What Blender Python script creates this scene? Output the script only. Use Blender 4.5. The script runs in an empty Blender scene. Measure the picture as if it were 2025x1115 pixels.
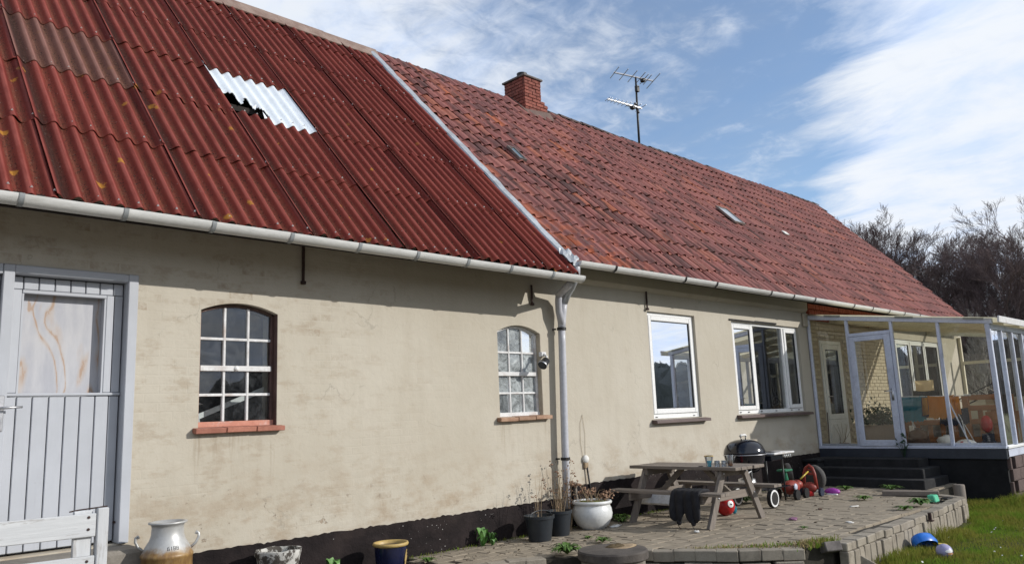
import bpy, bmesh, math, random
import numpy as np
from mathutils import Vector, Matrix
from mathutils.geometry import tessellate_polygon

random.seed(7)
rng = np.random.default_rng(11)
sc = bpy.context.scene
COL = sc.collection
R = math.radians

# ------------------------------------------------------------------ camera
cam_d = bpy.data.cameras.new('camera')
cam = bpy.data.objects.new('camera', cam_d)
COL.objects.link(cam)
cam_d.sensor_width = 36.0
cam_d.lens = 1551.15 / 2025.0 * 36.0
cam_d.clip_start = 0.05
cam_d.clip_end = 3000
YAW, PITCH, ROLL = R(44.12874), R(9.68364), R(-2.30338)
fw = Vector((math.sin(YAW)*math.cos(PITCH), math.cos(YAW)*math.cos(PITCH), math.sin(PITCH)))
rt = Vector((math.cos(YAW), -math.sin(YAW), 0))
up = rt.cross(fw)
rt2 = math.cos(ROLL)*rt + math.sin(ROLL)*up
up2 = -math.sin(ROLL)*rt + math.cos(ROLL)*up
cam.matrix_world = Matrix(((rt2.x, up2.x, -fw.x, 0.0), (rt2.y, up2.y, -fw.y, -7.3), (rt2.z, up2.z, -fw.z, 1.48), (0, 0, 0, 1)))
sc.camera = cam

# ------------------------------------------------------------------ world, sun, exposure
SUN = Vector((.72, -1.0, .53)).normalized()
sc.view_settings.view_transform = 'Standard'
sc.view_settings.look = 'None'
sc.view_settings.exposure = 0.15
sc.view_settings.gamma = 1.0
sc.view_settings.use_curve_mapping = False

world = bpy.data.worlds.new('World')
sc.world = world
world.use_nodes = True
SKY_STRENGTH = 0.15
CLOUD_VALUE = 1.0

def build_sky():
    nt = world.node_tree
    nt.nodes.clear()
    N, L = nt.nodes.new, nt.links.new
    out = N('ShaderNodeOutputWorld'); bg = N('ShaderNodeBackground')
    L(bg.outputs[0], out.inputs[0])
    sky = N('ShaderNodeTexSky'); sky.sky_type = 'NISHITA'; sky.sun_disc = False
    sky.sun_elevation = math.asin(SUN.z); sky.sun_rotation = math.atan2(SUN.x, SUN.y)
    sky.air_density = 1.0; sky.dust_density = 0.1; sky.ozone_density = 3.0
    tc = N('ShaderNodeTexCoord')
    sep = N('ShaderNodeSeparateXYZ'); L(tc.outputs['Generated'], sep.inputs[0])
    def math_(op, a, b=None, clamp=False):
        n = N('ShaderNodeMath'); n.operation = op; n.use_clamp = clamp
        for i, v in enumerate((a, b)):
            if v is None: continue
            if isinstance(v, (int, float)): n.inputs[i].default_value = v
            else: L(v, n.inputs[i])
        return n.outputs[0]
    zc = math_('MAXIMUM', sep.outputs[2], 0.0)
    zz = math_('ADD', zc, 0.15)
    px = math_('DIVIDE', sep.outputs[0], zz)
    py = math_('DIVIDE', sep.outputs[1], zz)
    com = N('ShaderNodeCombineXYZ'); L(px, com.inputs[0]); L(py, com.inputs[1])
    def noise(scale, detail, rough, off, stretch=(1, 1, 1), rot=0.0, distort=0.0):
        mp = N('ShaderNodeMapping'); mp.inputs['Location'].default_value = off
        mp.inputs['Scale'].default_value = stretch; mp.inputs['Rotation'].default_value = (0, 0, rot)
        L(com.outputs[0], mp.inputs[0])
        n = N('ShaderNodeTexNoise'); n.inputs['Scale'].default_value = scale
        n.inputs['Detail'].default_value = detail; n.inputs['Roughness'].default_value = rough
        n.inputs['Distortion'].default_value = distort
        L(mp.outputs[0], n.inputs[0]); return n.outputs[0]
    broad = noise(0.9, 3, .5, (3.1, 7.7, 0))
    fine = noise(4.2, 9, .62, (1.3, 2.2, 0), (1.0, .5, 1), .5, .35)
    wisp = noise(13, 7, .62, (5.3, .2, 0), (.8, 1.0, 1), .35, .5)
    # a bank of thicker cloud lies to the east, its edge runs across the cloud layer
    edge = math_('SUBTRACT', math_('MULTIPLY', px, 0.45), math_('MULTIPLY', py, 0.90))
    wob = math_('MULTIPLY', math_('SUBTRACT', fine, .5), 0.55)
    edge = math_('ADD', edge, wob)
    def smooth(v, a, b, lo=0., hi=1.):
        n = N('ShaderNodeMapRange'); n.interpolation_type = 'SMOOTHSTEP'
        L(v, n.inputs[0]); n.inputs[1].default_value = a; n.inputs[2].default_value = b
        n.inputs[3].default_value = lo; n.inputs[4].default_value = hi; return n.outputs[0]
    bank = smooth(edge, .02, .30)
    clear = smooth(edge, -.85, -.20, .22, -.10)
    veil = math_('ADD', math_('MULTIPLY', fine, .70), math_('MULTIPLY', wisp, .50))
    veil = math_('ADD', veil, math_('MULTIPLY', broad, .22))
    veil = math_('ADD', veil, clear)
    veil = smooth(veil, .58, .98, .12, .92)
    dens = math_('MAXIMUM', veil, math_('MULTIPLY', bank, smooth(wisp, .15, .55, .90, 1.0)))
    low = smooth(sep.outputs[2], .02, .16, .75, 0.)
    dens = math_('MAXIMUM', dens, low)
    skyv = N('ShaderNodeVectorMath'); skyv.operation = 'SCALE'
    L(sky.outputs[0], skyv.inputs[0]); skyv.inputs['Scale'].default_value = 1.0
    cl = N('ShaderNodeMix'); cl.data_type = 'RGBA'
    L(dens, cl.inputs[0]); L(skyv.outputs[0], cl.inputs[6])
    shade = N('ShaderNodeMix'); shade.data_type = 'RGBA'
    L(smooth(fine, .30, .62), shade.inputs[0])
    k = CLOUD_VALUE / SKY_STRENGTH
    shade.inputs[6].default_value = (k*.60, k*.72, k*.95, 1)
    shade.inputs[7].default_value = (k*.80, k*.84, k*.90, 1)
    L(shade.outputs[2], cl.inputs[7])
    L(cl.outputs[2], bg.inputs[0]); bg.inputs[1].default_value = SKY_STRENGTH
build_sky()

sun_d = bpy.data.lights.new('sun', 'SUN')
sun_d.energy = 3.5
sun_d.angle = R(0.5)
sun_d.color = (1.0, .965, .91)
sun = bpy.data.objects.new('sun', sun_d)
COL.objects.link(sun)
sun.location = SUN*60
sun.rotation_euler = SUN.to_track_quat('Z', 'Y').to_euler()

# ------------------------------------------------------------------ helpers: meshes
class MB:
    """collects shapes; becomes ONE mesh object"""
    def __init__(s): s.v = []; s.f = []
    def add(s, vs, fs, M=None):
        b = len(s.v)
        if M is not None: vs = [M @ Vector(p) for p in vs]
        s.v.extend([tuple(p) for p in vs]); s.f.extend([tuple(i+b for i in f) for f in fs])
    def box(s, c, d, rot=None, taper=1.0):
        x, y, z = d[0]/2, d[1]/2, d[2]/2; t = taper
        vs = [(-x,-y,-z),(x,-y,-z),(x,y,-z),(-x,y,-z),(-x*t,-y*t,z),(x*t,-y*t,z),(x*t,y*t,z),(-x*t,y*t,z)]
        M = Matrix.Translation(c)
        if rot is not None: M = M @ rot.to_4x4()
        s.add(vs, [(0,3,2,1),(4,5,6,7),(0,1,5,4),(1,2,6,5),(2,3,7,6),(3,0,4,7)], M); return s
    def b2(s, lo, hi):
        return s.box([(a+b)/2 for a, b in zip(lo, hi)], [abs(b-a) for a, b in zip(lo, hi)])
    def bar(s, p0, p1, w, h, upv=(0,0,1)):
        p0, p1 = Vector(p0), Vector(p1); d = p1-p0; L = d.length; d.normalize()
        u = Vector(upv); sd = d.cross(u)
        if sd.length < 1e-4: sd = d.cross(Vector((1,0,0)))
        sd.normalize(); u = sd.cross(d)
        M = Matrix(((d.x,sd.x,u.x,0),(d.y,sd.y,u.y,0),(d.z,sd.z,u.z,0),(0,0,0,1)))
        vs = [(x*L, y*w/2, z*h/2) for x in (0,1) for y in (-1,1) for z in (-1,1)]
        s.add(vs, [(0,1,3,2),(4,6,7,5),(0,4,5,1),(2,3,7,6),(0,2,6,4),(1,5,7,3)], Matrix.Translation(p0) @ M); return s
    def tube(s, pts, r, n=8, caps=True):
        pts = [Vector(p) for p in pts]; m = len(pts)
        rs = r if isinstance(r, (list, tuple)) else [r]*m
        prev = None; vs = []; fs = []
        for i, p in enumerate(pts):
            d = (pts[min(i+1, m-1)]-pts[max(i-1, 0)]).normalized()
            if prev is None:
                a = d.cross(Vector((0,0,1)))
                if a.length < 1e-3: a = d.cross(Vector((1,0,0)))
            else: a = prev - d*prev.dot(d)
            a.normalize(); prev = a; b = d.cross(a)
            for k in range(n):
                t = 2*math.pi*k/n
                vs.append(p + (a*math.cos(t)+b*math.sin(t))*rs[i])
        for i in range(m-1):
            for k in range(n):
                k2 = (k+1) % n
                fs.append((i*n+k, i*n+k2, (i+1)*n+k2, (i+1)*n+k))
        if caps: fs.append(tuple(range(n-1, -1, -1))); fs.append(tuple((m-1)*n+k for k in range(n)))
        s.add(vs, fs); return s
    def lathe(s, prof, n=24, M=None, caps=True):
        vs = []; fs = []; m = len(prof)
        for r, z in prof:
            for k in range(n):
                t = 2*math.pi*k/n; vs.append((r*math.cos(t), r*math.sin(t), z))
        for i in range(m-1):
            for k in range(n):
                k2 = (k+1) % n
                fs.append((i*n+k, i*n+k2, (i+1)*n+k2, (i+1)*n+k))
        if caps and prof[0][0] > 1e-4: fs.append(tuple(range(n-1, -1, -1)))
        if caps and prof[-1][0] > 1e-4: fs.append(tuple((m-1)*n+k for k in range(n)))
        s.add(vs, fs, M); return s
    def prism(s, poly, vec):
        """polygon (3D points) extruded along vec"""
        n = len(poly); p = [Vector(q) for q in poly]; v = Vector(vec)
        vs = p + [q+v for q in p]
        fs = [tuple(range(n-1, -1, -1)), tuple(range(n, 2*n))] + [(i, (i+1) % n, (i+1) % n+n, i+n) for i in range(n)]
        s.add(vs, fs); return s
    def sphere(s, c, r, nu=14, nv=9, sc_=(1,1,1), M=None):
        prof = [(max(1e-5, math.sin(math.pi*i/nv))*r, -math.cos(math.pi*i/nv)*r) for i in range(nv+1)]
        T = Matrix.Translation(c) @ (M.to_4x4() if M else Matrix.Identity(4)) @ Matrix.Diagonal((*sc_, 1))
        return s.lathe(prof, nu, T, caps=False)
    def mesh(s, name, mat=None, smooth=False, bevel=0, recalc=True):
        me = bpy.data.meshes.new(name)
        me.from_pydata(s.v, [], s.f)
        if recalc or bevel:
            bm = bmesh.new(); bm.from_mesh(me)
            bmesh.ops.recalc_face_normals(bm, faces=bm.faces)
            if bevel:
                ed = [e for e in bm.edges if len(e.link_faces) == 2 and e.calc_face_angle(0) > .6]
                bmesh.ops.bevel(bm, geom=ed, offset=bevel, segments=1, affect='EDGES', profile=.5)
            bm.to_mesh(me); bm.free()
        if mat: me.materials.append(mat)
        if smooth is True: me.polygons.foreach_set('use_smooth', [True]*len(me.polygons))
        elif smooth:
            me.polygons.foreach_set('use_smooth', [True]*len(me.polygons))
            me.set_sharp_from_angle(angle=R(smooth))
        me.update(); return me

WM = {}                         # world matrix of every object built
def link(o, parent=None, Mw=None):
    COL.objects.link(o)
    Mw = Matrix.Identity(4) if Mw is None else Mw
    if parent is not None:
        o.parent = parent
        o.matrix_basis = WM[parent.name].inverted() @ Mw
    else: o.matrix_basis = Mw
    WM[o.name] = Mw
    return o
def thing(name, label, cat, loc=(0,0,0), group=None, rotz=0.0, kind=None):
    o = bpy.data.objects.new(name, None)
    o.empty_display_size = .1
    link(o, None, Matrix.Translation(loc) @ Matrix.Rotation(rotz, 4, 'Z'))
    if label: o['label'] = label
    if cat: o['category'] = cat
    if group: o['group'] = group
    if kind: o['kind'] = kind
    return o
def tag(o, label=None, cat=None, group=None, kind=None):
    for k, v in (('label', label), ('category', cat), ('group', group), ('kind', kind)):
        if v: o[k] = v
    return o
def obj(name, mb, mat, parent=None, smooth=False, bevel=0, local=False):
    """mb holds WORLD coordinates (or the parent's own frame if local); the object sits in its parent's frame"""
    P = WM[parent.name] if parent is not None else None
    me = mb.mesh(name, mat, smooth, bevel)
    if P is not None and not local: me.transform(P.inverted())
    o = bpy.data.objects.new(name, me)
    return link(o, parent, P)
def single(name, mb, mat, loc, label, cat, group=None, smooth=False, bevel=0):
    """a top-level thing that is one mesh; mb in world coordinates"""
    me = mb.mesh(name, mat, smooth, bevel); me.transform(Matrix.Translation(-Vector(loc)))
    o = bpy.data.objects.new(name, me); link(o, None, Matrix.Translation(loc))
    return tag(o, label, cat, group)
def inst(name, me, parent, Mw):
    return link(bpy.data.objects.new(name, me), parent, Mw)
def copy_thing(o, Mw, label=None):
    def rec(a, par):
        c = a.copy(); COL.objects.link(c)
        if par is not None: c.parent = par
        for ch in [x for x in bpy.data.objects if x.parent == a]: rec(ch, c)
        return c
    c = rec(o, None); c.matrix_basis = Mw
    WM[c.name] = Mw
    if label: c['label'] = label
    return c

# ------------------------------------------------------------------ helpers: materials
class T:
    def __init__(s, name):
        s.m = bpy.data.materials.new(name); s.m.use_nodes = True
        s.nt = s.m.node_tree; s.p = s.nt.nodes['Principled BSDF']; s.out = s.nt.nodes['Material Output']
    def n(s, t): return s.nt.nodes.new(t)
    def l(s, a, b): s.nt.links.new(a, b)
    def put(s, inp, v):
        if isinstance(v, (int, float)): inp.default_value = v
        elif isinstance(v, (tuple, list)):
            inp.default_value = v if len(inp.default_value) == len(v) else (*v, 1)
        else: s.l(v, inp)
    def pos(s):
        g = s.n('ShaderNodeNewGeometry'); return g.outputs['Position']
    def objc(s):
        g = s.n('ShaderNodeTexCoord'); return g.outputs['Object']
    def rnd(s):
        return s.n('ShaderNodeObjectInfo').outputs['Random']
    def map(s, vec, scale=(1,1,1), loc=(0,0,0), rot=(0,0,0)):
        m = s.n('ShaderNodeMapping'); s.l(vec, m.inputs[0])
        m.inputs['Scale'].default_value = scale; m.inputs['Location'].default_value = loc; m.inputs['Rotation'].default_value = rot
        return m.outputs[0]
    def noise(s, scale, detail=5, rough=.6, vec=None, distort=0., w=None):
        n = s.n('ShaderNodeTexNoise')
        n.inputs['Scale'].default_value = scale; n.inputs['Detail'].default_value = detail
        n.inputs['Roughness'].default_value = rough; n.inputs['Distortion'].default_value = distort
        if w is not None:
            n.noise_dimensions = '4D'; s.put(n.inputs['W'], w)
        s.l(vec if vec is not None else s.pos(), n.inputs['Vector']); return n.outputs['Fac']
    def vor(s, scale, vec=None, feature='F1', out='Distance', rand=1.):
        n = s.n('ShaderNodeTexVoronoi'); n.feature = feature; n.inputs['Scale'].default_value = scale
        n.inputs['Randomness'].default_value = rand
        s.l(vec if vec is not None else s.pos(), n.inputs['Vector']); return n.outputs[out]
    def rng(s, v, a, b, lo=0., hi=1.):
        n = s.n('ShaderNodeMapRange'); n.interpolation_type = 'SMOOTHSTEP'
        s.put(n.inputs[0], v)
        for i, q in enumerate((a, b, lo, hi)): n.inputs[i+1].default_value = q
        return n.outputs[0]
    def math(s, op, a, b=0.0):
        n = s.n('ShaderNodeMath'); n.operation = op; s.put(n.inputs[0], a); s.put(n.inputs[1], b); return n.outputs[0]
    def mix(s, f, a, b, mode='MIX'):
        n = s.n('ShaderNodeMix'); n.data_type = 'RGBA'; n.blend_type = mode
        s.put(n.inputs[0], f); s.put(n.inputs[6], a); s.put(n.inputs[7], b); return n.outputs[2]
    def ramp(s, f, stops):
        n = s.n('ShaderNodeValToRGB'); s.l(f, n.inputs[0]); e = n.color_ramp.elements
        e[0].position, e[0].color = stops[0][0], (*stops[0][1], 1)
        e[1].position, e[1].color = stops[-1][0], (*stops[-1][1], 1)
        for p, c in stops[1:-1]:
            q = e.new(p); q.color = (*c, 1)
        return n.outputs[0]
    def sep(s, vec):
        n = s.n('ShaderNodeSeparateXYZ'); s.l(vec, n.inputs[0]); return n.outputs
    def comb(s, x, y, z):
        n = s.n('ShaderNodeCombineXYZ'); s.put(n.inputs[0], x); s.put(n.inputs[1], y); s.put(n.inputs[2], z); return n.outputs[0]
    def bump(s, h, strength=.5, dist=.01, prev=None):
        n = s.n('ShaderNodeBump'); n.inputs['Strength'].default_value = strength; n.inputs['Distance'].default_value = dist
        s.l(h, n.inputs['Height'])
        if prev is not None: s.l(prev, n.inputs['Normal'])
        return n.outputs[0]
    def fin(s, col=None, rough=.8, metal=0., normal=None, spec=.4):
        if col is not None: s.put(s.p.inputs['Base Color'], col)
        s.put(s.p.inputs['Roughness'], rough); s.put(s.p.inputs['Metallic'], metal)
        s.put(s.p.inputs['Specular IOR Level'], spec)
        if normal is not None: s.l(normal, s.p.inputs['Normal'])
        return s.m

def simple(name, a, b=None, rough=.7, scale=6., grain=40., bump=.25, dist=.004, metal=0., spec=.4, stretch=(1,1,1), dirt=None, var=0.0, use_obj=False):
    """two-tone mottled material with grain, optional dirt colour and per-object variation"""
    t = T(name); b = b or tuple(x*.72 for x in a)
    v = t.map(t.objc() if use_obj else t.pos(), stretch)
    w = t.math('MULTIPLY', t.rnd(), 37.0)
    f = t.noise(scale, 6, .62, v, w=w)
    g = t.noise(grain, 4, .6, v, w=w)
    c = t.mix(t.rng(f, .3, .7), a, b)
    c = t.mix(t.rng(g, .35, .75, 0., .35), c, tuple(x*.6 for x in b))
    if dirt: c = t.mix(t.rng(t.noise(scale*.5, 8, .7, v, w=w), .52, .72, 0., .75), c, dirt)
    if var:
        c = t.mix(t.math('MULTIPLY', t.rnd(), var), c, tuple(x*.45 for x in b))
    nrm = t.bump(g, bump, dist) if bump else None
    r = t.rng(f, .25, .75, max(.05, rough-.1), min(1., rough+.1))
    return t.fin(c, r, metal, nrm, spec)
# ------------------------------------------------------------------ materials
def plaster_mat(name, brick_amt, base=(.472,.434,.362)):
    t = T(name); p = t.pos(); x, y, z = t.sep(p)
    big = t.noise(.55, 6, .6, p); mid = t.noise(2.6, 7, .65, p); fine = t.noise(26, 6, .65, p); grit = t.noise(160, 3, .6, p)
    drip = t.noise(3.0, 5, .6, t.map(p, (1.6, 1, .22)))
    c = t.mix(t.rng(big, .32, .68), base, tuple(b*k for b, k in zip(base, (.90, .885, .86))))
    c = t.mix(t.rng(drip, .40, .72, 0, .30), c, tuple(b*k for b, k in zip(base, (.80, .77, .73))))
    c = t.mix(t.rng(mid, .55, .78, 0, .38), c, tuple(b*k for b, k in zip(base, (.72, .66, .58))))
    c = t.mix(t.rng(mid, .42, .22, 0, .30), c, tuple(min(1, b*1.07) for b in base))
    # brownish blotches, one per painted brick, where the wash has worn thin
    bv = t.comb(t.math('MULTIPLY', x, 1.0), z, 0.0)
    br = t.n('ShaderNodeTexBrick'); t.l(bv, br.inputs['Vector'])
    br.inputs['Scale'].default_value = 1.0; br.inputs['Brick Width'].default_value = .25; br.inputs['Row Height'].default_value = .082
    br.inputs['Mortar Size'].default_value = .010; br.inputs['Mortar Smooth'].default_value = .8
    br.inputs['Color1'].default_value = (0, 0, 0, 1); br.inputs['Color2'].default_value = (1, 1, 1, 1); br.inputs['Mortar'].default_value = (.4, .4, .4, 1)
    patch = t.rng(t.noise(.9, 4, .6, t.map(p, (1, 1, 1), (4.2, 0, 1.1))), .46, .62)
    worn = t.math('MULTIPLY', t.rng(br.outputs['Color'], .45, .95), patch)
    worn = t.math('MULTIPLY', t.math('MULTIPLY', worn, t.rng(fine, .25, .65)), t.math('MULTIPLY', t.rng(x, 6.0, 3.8, .3, 1.), t.rng(t.noise(7, 5, .7, p), .38, .62)))
    c = t.mix(t.math('MULTIPLY', worn, .85*brick_amt), c, tuple(b*k for b, k in zip(base, (.60, .51, .44))))
    smear = t.math('MULTIPLY', t.rng(t.noise(3.2, 6, .66, t.map(p, (1., 1, 2.1), (2, 0, 5))), .50, .66), t.rng(x, 6.2, 3.4, .12, 1.))
    c = t.mix(t.math('MULTIPLY', smear, .48*brick_amt), c, tuple(b*k for b, k in zip(base, (.66, .57, .49))))
    lowm = t.math('MULTIPLY', t.rng(z, 1.35, .45), t.rng(t.noise(2.2, 7, .65, t.map(p, (1, 1, 1.8), (9, 0, 2))), .44, .66))
    c = t.mix(t.math('MULTIPLY', lowm, .75), c, tuple(b*k for b, k in zip(base, (.67, .57, .48))))
    # flaked spots low down
    flake = t.math('MULTIPLY', t.rng(t.noise(9, 6, .7, p), .615, .645), t.rng(z, 1.25, .40))
    flake = t.math('MULTIPLY', flake, t.rng(x, 6.5, 3.5, .25, 1.))
    c = t.mix(flake, c, (.30, .235, .175))
    c = t.mix(t.rng(grit, .6, .8, 0, .16), c, tuple(b*.6 for b in base))
    ve = t.n('ShaderNodeTexVoronoi'); ve.feature = 'DISTANCE_TO_EDGE'; ve.inputs['Scale'].default_value = .9
    wp = t.n('ShaderNodeVectorMath'); wp.operation = 'ADD'; nn = t.n('ShaderNodeTexNoise'); nn.inputs['Scale'].default_value = 3.5; nn.inputs['Detail'].default_value = 6; t.l(p, nn.inputs['Vector']); t.l(p, wp.inputs[0]); sc3 = t.n('ShaderNodeVectorMath'); sc3.operation = 'SCALE'; sc3.inputs['Scale'].default_value = .55; t.l(nn.outputs['Color'], sc3.inputs[0]); t.l(sc3.outputs[0], wp.inputs[1]); t.l(wp.outputs[0], ve.inputs['Vector'])
    crack = t.math('MULTIPLY', t.rng(ve.outputs['Distance'], .0085, .002), t.rng(t.noise(1.3, 3, .6, t.map(p, (1,1,1), (1,5,8))), .56, .62))
    c = t.mix(t.math('MULTIPLY', crack, .28), c, tuple(b*.42 for b in base))
    under = t.math('MULTIPLY', t.rng(z, .75, 1.42), t.rng(z, 1.46, 1.44))
    inx = t.math('ADD', t.math('MULTIPLY', t.rng(x, 2.9, 2.98), t.rng(x, 3.86, 3.78)), t.math('MULTIPLY', t.rng(x, 6.7, 6.78), t.rng(x, 7.68, 7.6)))
    streak = t.math('MULTIPLY', t.rng(t.noise(9, 5, .65, t.map(p, (1.6, 1, .12))), .50, .68), t.math('MULTIPLY', under, inx))
    c = t.mix(t.math('MULTIPLY', streak, .5), c, tuple(b*k for b, k in zip(base, (.55, .47, .40))))
    n1 = t.bump(t.math('MULTIPLY', br.outputs['Fac'], t.rng(t.noise(1.1, 4, .6, t.map(p, (1,1,1), (6,0,3))), .48, .62)), .13*brick_amt, -.012)
    n2 = t.bump(t.noise(5.5, 5, .6, p), .42, .022, n1)
    n3 = t.bump(fine, .30, .006, n2)
    n4 = t.bump(flake, .6, -.01, n3)
    n5 = t.bump(grit, .22, .0015, n4)
    return t.fin(c, .88, 0, n5, .2)

def plinth_mat():
    t = T('plinth_tar'); p = t.pos(); x, y, z = t.sep(p)
    f = t.noise(3, 7, .65, p)
    c = t.mix(t.rng(f, .35, .7), (.012, .0095, .0098), (.025, .019, .0188))
    c = t.mix(t.rng(t.noise(1.2, 5, .6, t.map(p, (1,1,2), (2,2,2))), .5, .75, 0, .5), c, (.042, .031, .028))
    chip = t.math('MULTIPLY', t.rng(t.noise(38, 3, .55, p), .685, .70), t.rng(t.noise(2.3, 4, .6, p), .50, .58))
    c = t.mix(chip, c, (.55, .54, .51))
    n = t.bump(t.noise(6, 6, .7, p), .8, .03)
    n = t.bump(t.noise(50, 4, .6, p), .4, .006, n)
    return t.fin(c, .85, 0, n, .12)

def sheet_mat(name, a, b, moss=1.0, lich=1.0):
    t = T(name); p = t.pos(); x, y, z = t.sep(p)
    rv = t.math('MULTIPLY', t.rnd(), 20.)
    f = t.noise(1.3, 6, .6, p, w=rv); st = t.noise(7, 6, .65, t.map(p, (1.8, .35, .35)))
    c = t.mix(t.rng(f, .3, .7), a, b)
    c = t.mix(t.math('MULTIPLY', t.rnd(), .35), c, tuple(q*.62 for q in a))
    c = t.mix(t.rng(st, .5, .78, 0, .5), c, tuple(q*.55 for q in b))
    grime = t.noise(30, 7, .75, p)
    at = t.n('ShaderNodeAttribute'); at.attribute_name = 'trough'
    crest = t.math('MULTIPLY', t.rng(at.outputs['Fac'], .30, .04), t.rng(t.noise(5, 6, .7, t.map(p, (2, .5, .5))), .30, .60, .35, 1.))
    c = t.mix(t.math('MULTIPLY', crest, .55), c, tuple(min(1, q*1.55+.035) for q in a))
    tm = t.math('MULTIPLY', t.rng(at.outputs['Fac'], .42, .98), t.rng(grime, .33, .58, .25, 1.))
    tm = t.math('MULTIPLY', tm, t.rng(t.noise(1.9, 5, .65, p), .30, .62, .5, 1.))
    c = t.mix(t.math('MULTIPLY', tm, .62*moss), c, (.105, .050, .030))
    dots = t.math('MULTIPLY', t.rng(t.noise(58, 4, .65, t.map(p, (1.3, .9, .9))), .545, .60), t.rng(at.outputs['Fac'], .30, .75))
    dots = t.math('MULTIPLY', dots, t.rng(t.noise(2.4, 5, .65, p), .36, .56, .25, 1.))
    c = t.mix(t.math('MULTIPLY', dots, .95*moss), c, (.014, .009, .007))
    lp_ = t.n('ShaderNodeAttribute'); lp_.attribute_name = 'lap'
    c = t.mix(t.math('MULTIPLY', lp_.outputs['Fac'], t.rng(grime, .25, .5, .55, .92)), c, (.022, .012, .010))  # dark band in the lap trough: moss, plus deep shade put into the colour
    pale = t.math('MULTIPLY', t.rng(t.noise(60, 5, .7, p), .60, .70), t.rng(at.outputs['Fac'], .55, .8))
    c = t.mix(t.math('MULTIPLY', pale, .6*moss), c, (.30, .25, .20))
    lv = t.n('ShaderNodeTexVoronoi'); lv.inputs['Scale'].default_value = 3.6; t.l(p, lv.inputs['Vector'])
    lc = t.sep(lv.outputs['Color'])[0]; rag = t.math('ADD', lv.outputs['Distance'], t.math('MULTIPLY', t.math('SUBTRACT', t.noise(26, 6, .75, p), .5), .42))
    li = t.math('MULTIPLY', t.rng(rag, .17, .12), t.rng(t.math('ADD', lc, t.math('MULTIPLY', t.rng(x, 1.2, 6.0), -.45)), .36, .40))
    li = t.math('MULTIPLY', li, t.rng(z, 6.3, 4.4))
    c = t.mix(t.math('MULTIPLY', li, .8*lich), c, (.36, .17, .028))
    wh = t.rng(t.noise(45, 2, .5, t.map(p, (1,1,1), (7,3,1))), .765, .785)
    c = t.mix(wh, c, (.48, .42, .38))
    n = t.bump(grime, .35, .006); n = t.bump(t.noise(140, 3, .6, p), .2, .002, n)
    return t.fin(c, t.rng(grime, .3, .7, .6, .88), 0, n, .10)

def tile_mat(name, by_attr):
    t = T(name); p = t.pos(); x, y, z = t.sep(p)
    if by_attr:
        a = t.n('ShaderNodeAttribute'); a.attribute_name = 'tint'; r = a.outputs['Fac']
    else: r = t.rnd()
    c = t.ramp(r, [(0, (.10,.052,.047)), (.18, (.205,.078,.066)), (.5, (.295,.106,.088)), (.8, (.335,.132,.105)), (.93, (.36,.122,.075)), (1, (.43,.125,.052))])
    c = t.mix(t.rng(t.noise(.55, 5, .6, p), .35, .68, 0, .5), c, (.20,.088,.082))
    # brighter, newer tiles low down beside the flashing
    near = t.math('MULTIPLY', t.rng(x, 10.6, 8.2), t.rng(z, 4.9, 3.7))
    c = t.mix(t.math('MULTIPLY', t.math('MULTIPLY', near, t.rng(t.noise(4.2, 3, .6, p), .45, .6)), .75), c, (.42,.105,.035))
    soot = t.noise(3.4, 7, .68, t.map(p, (2.0, .5, .5)))
    c = t.mix(t.rng(soot, .45, .68, 0, .78), c, (.045,.032,.029))
    c = t.mix(t.rng(t.noise(34, 6, .7, p), .52, .72, 0, .5), c, (.075,.045,.036))
    orange_spots = t.math('MULTIPLY', t.rng(t.noise(22, 5, .7, t.map(p, (1,1,1), (3,8,1))), .62, .70), t.rng(t.noise(1.1, 4, .6, t.map(p, (1,1,1), (1,9,1))), .5, .62))  # scattered orange spots, in patches
    c = t.mix(t.math('MULTIPLY', orange_spots, .55), c, (.33,.15,.04))
    n = t.bump(t.noise(40, 5, .7, p), .45, .006)
    return t.fin(c, t.rng(soot, .3, .7, .60, .85), 0, n, .3)

def wood_mat(name, a, b, axis=0, scale=1., knots=True, rough=.8, peel=None, bump=.4):
    """weathered boards; grain runs along the given world axis"""
    t = T(name); p = t.pos(); w = t.math('MULTIPLY', t.rnd(), 51.)
    s = [14., 14., 14.]; s[axis] = 1.1
    v = t.map(p, tuple(q*scale for q in s))
    f = t.noise(1.6, 7, .62, v, .6, w); g = t.noise(6., 6, .7, v, 0, w)
    c = t.mix(t.rng(f, .3, .7), a, b)
    c = t.mix(t.rng(g, .55, .8, 0, .55), c, tuple(q*.4 for q in b))
    c = t.mix(t.math('MULTIPLY', t.rnd(), .28), c, tuple(q*.6 for q in b))
    if peel:
        pm = t.rng(t.noise(2.2, 8, .74, t.map(p, tuple((2.2, .35)[i == axis]*2.2 for i in range(3))), 0, w), .545, .60)
        c = t.mix(t.math('MULTIPLY', pm, .8), c, peel)
    n = t.bump(g, bump, .004); n = t.bump(f, bump*.6, .006, n)
    return t.fin(c, rough, 0, n, .3)

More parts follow.
